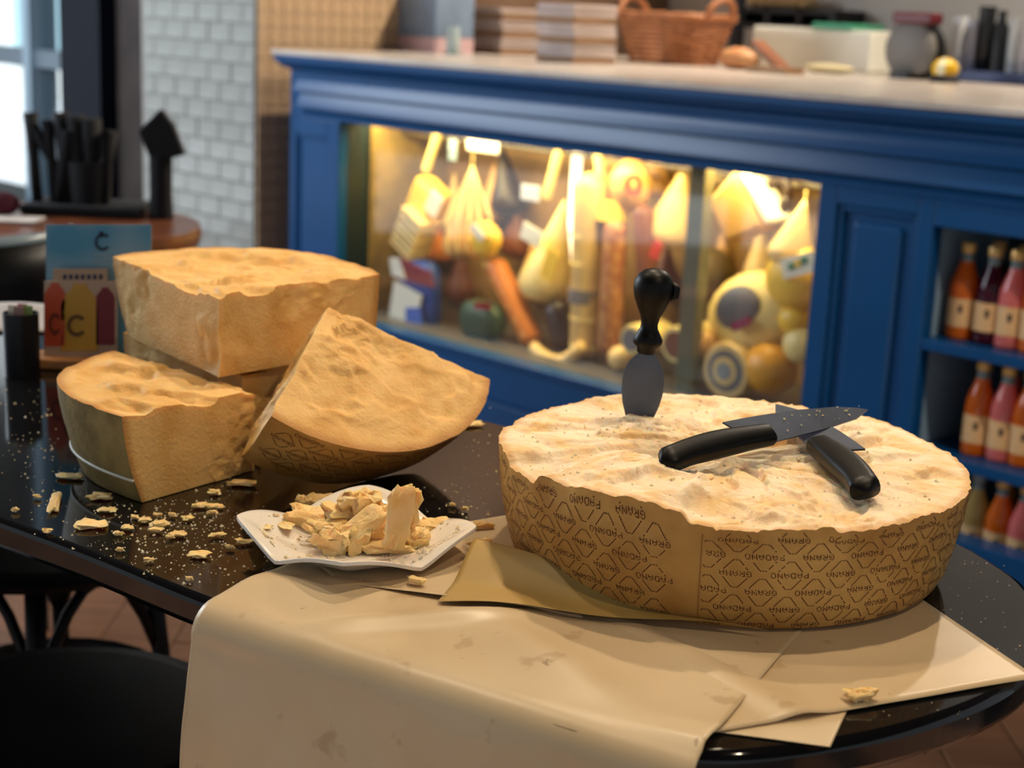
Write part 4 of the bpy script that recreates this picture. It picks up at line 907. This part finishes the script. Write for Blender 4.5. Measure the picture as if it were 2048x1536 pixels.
at_base(mb, 'cheese_crumbs', paste_top, 'fine cheese crumbs sprinkled over table and parchment', 'crumbs', (-.35, 1.5, TZ), kind='stuff')
mb = MB()
for k in range(260):
    a = random.uniform(0, 2*pi); rr_ = .02+.075*random.random()**.8; q = plc+pl(a, min(.86, rr_/.085)); r = abs(random.gauss(0, .0012))+.0006; grain(mb, q+Vector((0, 0, r*.4)), r)
at_base(mb, 'cheese_crumbs', paste_top, 'fine cheese crumbs on the white plate', 'crumbs', plc, kind='stuff')
mb = MB()
for k in range(420):
    if k < 120: q = px2l(random.gauss(1270, 40), random.gauss(870, 12))
    else: a = random.uniform(0, 2*pi); rr_ = .215*sqrt(random.random()); q = Vector((rr_*cos(a), rr_*sin(a), 0))
    r = abs(random.gauss(0, .0011))+.0005; grain(mb, WC+Vector((q.x, q.y, topz(q.x, q.y)+r*.3)), r)
at_base(mb, 'cheese_crumbs', paste_top, 'fine cheese crumbs on top of the wheel', 'crumbs', WC+Vector((0, 0, WH)), kind='stuff')

# ================================================================== knives
steel = mat('blade_steel', '#555e72', '#474f60', scale=18, rough=.42, metal=.55)
hand = mat('handle_plastic', '#020203', rough=.42, spec=.22, bump=.05, bscale=200)
kp = px2l(1278, 846); kb = WC + Vector((kp.x, kp.y, topz(kp.x, kp.y)))
mw = Matrix.Translation(kb) @ Matrix.Rotation(radians(2.4), 4, 'Y') @ Matrix.Rotation(radians(-9), 4, 'Z')
kn = thing('cheese_knife', (0, 0, 0), 'almond-bladed cheese knife with black bulb handle stuck upright in the wheel', 'knife', mw=mw)
half = [(-.034, .001), (-.02, .009), (0, .0150), (.012, .0190), (.024, .0212), (.036, .0215), (.048, .0200), (.056, .0165), (.062, .0115), (.066, .0075), (.072, .006)]
poly = [(w_, 0, h) for h, w_ in half] + [(-w_, 0, h) for h, w_ in reversed(half)]
mb = MB(); n = len(half)
for sy in (-1, 1): mb.add([(-w_*s_, sy*(.0012 if s_ == 0 else .0002), h) for h, w_ in half for q, s_ in ((1, 1), (1, 0), (1, -1))], [(3*i+a, 3*i+a+1, 3*i+a+4, 3*i+a+3) for i in range(n-1) for a in (0, 1)])
mb.build('blade', steel, kn, local=True)
MB().lathe([(.0085, 0), (.0100, .002), (.0100, .006), (.0145, .010), (.0152, .0145), (.0125, .020), (.0092, .026), (.0085, .031), (.0100, .038), (.0140, .047), (.0182, .057), (.0203, .066), (.0198, .074), (.0165, .081), (.0105, .086), (.003, .088)], (0, 0, .066), 32).build('handle', hand, kn, smooth=60, local=True)
MB().tube([(.018, 0, .066+.060), (.023, 0, .066+.062), (.0235, 0, .066+.069), (.018, 0, .066+.073)], .0042, 8).build('hanging_lug', hand, kn, smooth=True, local=True)
def cook_knife(name, label, butt, join, tip, edge, roll, bw=.032, hs=1.0):
    X = (join-butt).normalized(); Z0 = Vector((0, 0, 1)); Y = Z0.cross(X).normalized()*edge; Z = X.cross(Y).normalized()
    Rm = Matrix.Rotation(roll, 3, X); Y = Rm @ Y; Z = Rm @ Z
    mw = Matrix(((X.x, Y.x, Z.x, join.x), (X.y, Y.y, Z.y, join.y), (X.z, Y.z, Z.z, join.z), (0, 0, 0, 1)))
    r = thing(name, (0, 0, 0), label, 'knife', 'cook knives on the wheel', mw=mw)
    lh = (join-butt).length; lb = (tip-join).length
    # blade: spine y = -.010, cutting edge on +y with a heel reaching back beside the handle
    sp = [(-.02, -.009), (.0, -.0095), (lb*.5, -.009), (lb*.85, -.006), (lb, .001)]
    ed = [(lb*.93, .006), (lb*.75, bw*.42), (lb*.45, bw*.62), (lb*.15, bw*.74), (-.012, bw*.80), (-.036, bw*.82), (-.03, bw*.55), (-.012, .008)]
    mb = MB(); mb.prism([(x, y, -.0009) for x, y in sp+ed], (0, 0, .0018)); mb.build('blade', steel, r, local=True)
    # handle: oval sections along a gently curved spine, thicker drooping butt
    path = []; wid = []; thk = []
    m_ = MB(); S_ = 18; nn = 16; vs = []
    for i in range(S_):
        t = i/(S_-1); x = .006 - t*(lh+.004); yc = .0005 + .003*sin(t*pi) - .002*ss(.7, 1, t)
        hw = hs*(.0115 + .0022*sin(t*pi)**2 + .0012*ss(.7, .95, t)); ht = hs*(.0085+.0015*sin(t*pi))
        e = min(1, (1-t)/.07, t/.03+.75); e = sqrt(max(.02, 1-(1-e)**2)); hw *= e; ht *= e
        for k in range(nn):
            a = 2*pi*k/nn; f = lambda v: math.copysign(abs(v)**.7, v); vs.append((x, yc+hw*f(cos(a)), ht*f(sin(a))))
    m_.add(vs, [(j*nn+i, j*nn+(i+1) % nn, (j+1)*nn+(i+1) % nn, (j+1)*nn+i) for j in range(S_-1) for i in range(nn)] + [tuple(range(nn)), tuple((S_-1)*nn+i for i in range(nn))])
    m_.build('handle', hand, r, smooth=50, local=True)
    mb = MB()
    for k in range(22): grain(mb, Vector((random.uniform(0, lb*.95), random.uniform(-.006, bw*.5), .0012)), random.uniform(.0006, .0018))
    o = mb.build('stuck_crumbs', paste_top, r, local=True); o['kind'] = 'stuff'
    return r
cook_knife('cook_knife', 'upper cook knife with black handle to the left, crossing over the other', pp(1316, 924, .8665), pp(1530, 872, .8735), pp(1737, 826, .879), 1, radians(33))
cook_knife('cook_knife', 'lower cook knife with black handle pointing to the viewer on the right', pp(1740, 985, .866), pp(1640, 893, .8665), pp(1556, 808, .868), -1, radians(-14), .040, 1.12)

# ================================================================== menu stand, holder and paper on the far table end
sp = atz(150, 736, TZ)
g = thing('wooden_board', (sp.x+.01, sp.y, TZ), 'small orange-brown wooden board under the menu cards', 'board', rot=-.1)
MB().box((sp.x+.01, sp.y+.01, TZ+.008), (.15, .06, .015)).build('board', mat('orange_wood', '#b07a48', '#a06c3c', scale=4, stretch=(1, 12, 1), rough=.5), g, bevel=.003)
def card(root, name, x0, y0, x1, y1, yy, m, th=.003):
    def q(x, y): r = ray(x, y); return EYE + r*(yy/r.y)
    a, b_, c, d_ = q(x0, y0), q(x1, y0), q(x1, y1), q(x0, y1)
    return MB().prism([a, b_, c, d_], (0, th, 0)).build(name, m, root)
yb = sp.y
g = thing('menu_card', (sp.x, yb+.02, TZ+.016), 'upright blue menu card with dark round emblem behind the drinks leaflet', 'card')
card(g, 'blue_card', 92, 450, 302, 722, yb+.02, mat('card_sky', '#3f83a6', '#86a3b3', scale=9, rough=.35, detail=1))
def arcring(root, cx, cy, rx, ry, yy, m, nm, a0=.7, a1=5.6, wd=.35):
    def q(x, y): r = ray(x, y); return EYE + r*(yy/r.y)
    n = 20; vs = []
    for k in range(n+1):
        a = a0+(a1-a0)*k/n
        for f in (1, 1-wd): vs.append(q(cx+rx*f*cos(a), cy-ry*f*sin(a)))
    return MB().add(vs, [(2*k, 2*k+1, 2*k+3, 2*k+2) for k in range(n)]).build(nm, m, root)
dk = mat('print_dark', '#2a3550', rough=.6); dk2 = mat('print_brown', '#5c4020', rough=.6)
arcring(g, 205, 484, 16, 18, yb+.018, dk, 'emblem')
card(g, 'emblem_tip', 198, 463, 206, 475, yb+.018, dk, .0005); card(g, 'text_line', 186, 508, 226, 512, yb+.018, mat('print_grey', '#7d97a8'), .0005); card(g, 'text_line', 180, 520, 230, 524, yb+.018, mat('print_grey', '#7d97a8'), .0005)
g = thing('drinks_leaflet', (sp.x-.02, yb, TZ+.016), 'printed drinks leaflet with orange, yellow and red bottles on the wooden base', 'leaflet')
lp_ = mat('leaflet_paper', '#b39a86', '#a48c78', scale=5, rough=.4)
card(g, 'leaflet', 88, 562, 234, 722, yb, lp_); card(g, 'header', 106, 538, 214, 566, yb+.002, mat('leaflet_tan', '#a98c74', rough=.4)); card(g, 'navy_foot', 95, 722, 234, 736, yb, mat('leaflet_navy', '#1b2140', rough=.4))
for k in range(7): card(g, 'header_print', 126+k*12, 549, 133+k*12, 559, yb+.0012, dk, .0005)
def btl(x0, x1, y0, y1, m):
    def q(x, y): r = ray(x, y); return EYE + r*((yb-.0015)/r.y)
    w_ = x1-x0; pts = [(x0, y1), (x0, y0+w_*.55), (x0+w_*.12, y0+w_*.3), (x0+w_*.3, y0+w_*.12), (x0+w_*.32, y0), (x1-w_*.32, y0), (x1-w_*.3, y0+w_*.12), (x1-w_*.12, y0+w_*.3), (x1, y0+w_*.55), (x1, y1)]
    MB().prism([q(*p) for p in pts], (0, .001, 0)).build('printed_bottle', m, g)
btl(89, 130, 566, 692, mat('print_orange', '#b8502c', '#b03a26', scale=3, rough=.4)); btl(192, 229, 575, 690, mat('print_red', '#6e1c26', rough=.4)); btl(122, 196, 568, 702, mat('print_yellow', '#b58a30', rough=.4))
arcring(g, 154, 651, 20, 22, yb-.003, dk2, 'emblem'); arcring(g, 110, 648, 12, 22, yb-.003, mat('print_brown2', '#6a2a1c'), 'emblem')
g2 = thing('leaflet_box', (sp.x+.07, yb+.03, TZ), 'small yellow and dark leaflet box partly hidden behind the cheese block', 'leaflet')
card(g2, 'box', 232, 590, 262, 730, yb+.035, mat('box_yellow', '#a8812c', rough=.4), .02); card(g2, 'dark_band', 232, 585, 262, 604, yb+.034, dk, .001); card(g2, 'navy_band', 228, 672, 262, 700, yb+.034, mat('leaflet_navy', '#1b2140'), .001)
c_ = atz(45, 752, TZ); c_.z = TZ
g = thing('sachet_holder', c_, 'black cylindrical holder with sugar sachets at the left picture edge', 'holder')
MB().lathe([(.023, 0), (.0235, .002), (.0235, .088), (.0215, .088), (.0215, .01)], c_, 24).build('cylinder', mat('black_holder', '#0d0d11', rough=.4), g, smooth=40)
for k, cc in enumerate(('#7f9a58', '#b06a74', '#d8d0c4', '#8f6f70')):
    a = k*1.6; MB().box(c_+Vector((.010*cos(a), .010*sin(a), .062)), (.013, .003, .072)).build('sachet', mat('sachet_%d' % k, cc, rough=.5), g, bevel=.001)
p = atz(35, 640, TZ); m_ = MB(); m_.grid(lambda i, j: Vector((p.x-.12+.2*i, p.y-.12+.17*j+.03*i, TZ+.003+.012*sin(i*pi)*j)), 14, 8)
at_base(m_, 'white_menu', mat('menu_white', '#d9cfc8', rough=.5), 'white paper menu lying on the table behind the black holder', 'paper', (p.x, p.y, TZ), smooth=True, solid=.001)

# ================================================================== back left: round table, chair, napkins
rt = Vector((-1.12, 3.56, 0))
g = thing('round_table', rt, 'brown wooden round table in the background by the window', 'table')
MB().lathe([(.34, .69), (.37, .695), (.375, .715), (.37, .735), (.02, .735)], rt, 48).build('table_top', mat('brown_wood', '#5a2f1c', '#7a4527', scale=5, stretch=(1, 8, 1), rough=.3), g, smooth=40)
MB().lathe([(.03, .03), (.03, .69)], rt, 16).build('column', blk2, g); MB().lathe([(.22, 0), (.22, .02), (.05, .04)], rt, 24).build('foot', blk2, g)
RZ = .736
napm = mat('black_napkin', '#0a0a10', rough=.8)
np_ = atz(322, 402, RZ); np_ = Vector((-.88, 3.72, RZ)); 
def at_y(x, y, yy): r = ray(x, y); return EYE + r*(yy/r.y)
q0 = at_y(322, 400, 3.72); 
g = thing('napkin_cup', (q0.x, 3.72, RZ), 'black cup with a pointed folded black napkin on the round table', 'napkin holder')
MB().lathe([(.030, 0), (.027, .06), (.028, .15), (.026, .15)], (q0.x, 3.72, RZ), 20).build('cup', napm, g, smooth=40)
MB().prism([at_y(300, 320, 3.70), at_y(275, 262, 3.70), at_y(320, 218, 3.70), at_y(345, 250, 3.70), at_y(368, 310, 3.70), at_y(345, 316, 3.70)], (0, .03, 0)).build('napkin', napm, g, bevel=.004)
g = thing('cutlery_caddy', (-1.22, 3.7, RZ), 'black cutlery caddy with dark napkin-wrapped cutlery on the round table', 'caddy')
a, b_ = at_y(45, 425, 3.7), at_y(285, 425, 3.7)
MB().box(((a.x+b_.x)/2, 3.76, RZ+.012), (b_.x-a.x, .18, .024)).build('tray', napm, g, bevel=.006)
for k, (xb, yb2, xt, yt, r) in enumerate(((75, 400, 60, 225, .014), (110, 400, 95, 240, .012), (140, 410, 120, 225, .016), (165, 410, 150, 232, .02), (190, 410, 180, 238, .022), (205, 400, 222, 262, .014), (150, 400, 60, 245, .012), (120, 395, 140, 260, .02))):
    MB().tube([Vector((at_y(xb, yb2, 3.74).x, 3.74, RZ+.02)), at_y((xb+xt)/2, (yb2+yt)/2, 3.74), at_y(xt, yt, 3.74)], [r, r*.9, r*1.3], 10).build('wrapped_cutlery', napm, g, smooth=True)
MB().lathe([(.05, 0), (.055, .10), (.05, .10)], (at_y(180, 380, 3.76).x, 3.76, RZ+.024), 20).build('pot', napm, g, smooth=40)
a = at_y(30, 420, 3.5); at_base(MB().box((a.x-.02, 3.55, RZ+.004), (.12, .09, .006)), 'folded_paper', mat('menu_white', '#d9cfc8'), 'white folded paper on the left edge of the round table', 'paper', (a.x-.02, 3.55, RZ), bevel=.001)
a = at_y(8, 372, 3.6); m_ = MB(); blob(m_, (a.x-.02, 3.62, RZ+.03), .05, .04, .03, (Vector((1, 0, 0)), Vector((0, 1, 0)), Vector((0, 0, 1)))); at_base(m_, 'wine_napkin', mat('wine_cloth', '#4a0f24', rough=.8), 'crumpled wine-red napkin at the left picture edge', 'napkin', (a.x-.02, 3.62, RZ), smooth=True)
# black tub chair between the tables
g = thing('tub_chair', (-1.05, 2.85, 0), 'black tub chair with pale top edge beyond the cheese table', 'chair')
a, b_ = at_y(-60, 485, 2.8), at_y(86, 485, 2.8); zc = a.z; cx = (a.x+b_.x)/2; rw = (b_.x-a.x)/2+.12; cx = b_.x-rw
def tubf(i, j): t = pi*(1.05+.95*i); return Vector((cx+rw*cos(t)*(1-.05*(1-j)), 2.98+.26*sin(t), .3+(zc-.3)*j))
MB().grid(tubf, 30, 8).build('backrest', chb, g, smooth=True, solid=.03)
MB().tube([tubf(k/20, 1)+Vector((0, 0, .004)) for k in range(21)], .012, 8).build('top_edge', mat('pale_piping', '#9fb0b8', rough=.25), g, smooth=True)
MB().box((cx, 3.05, .36), (rw*1.7, .40, .12)).build('seat', chb, g, bevel=.03)
for sx in (-1, 1):
    for sy in (-.15, .15): MB().tube([(cx+sx*rw*.7, 3.05+sy, .32), (cx+sx*rw*.75, 3.05+sy*1.1, 0)], .012, 8).build('leg', chb, g, smooth=True)
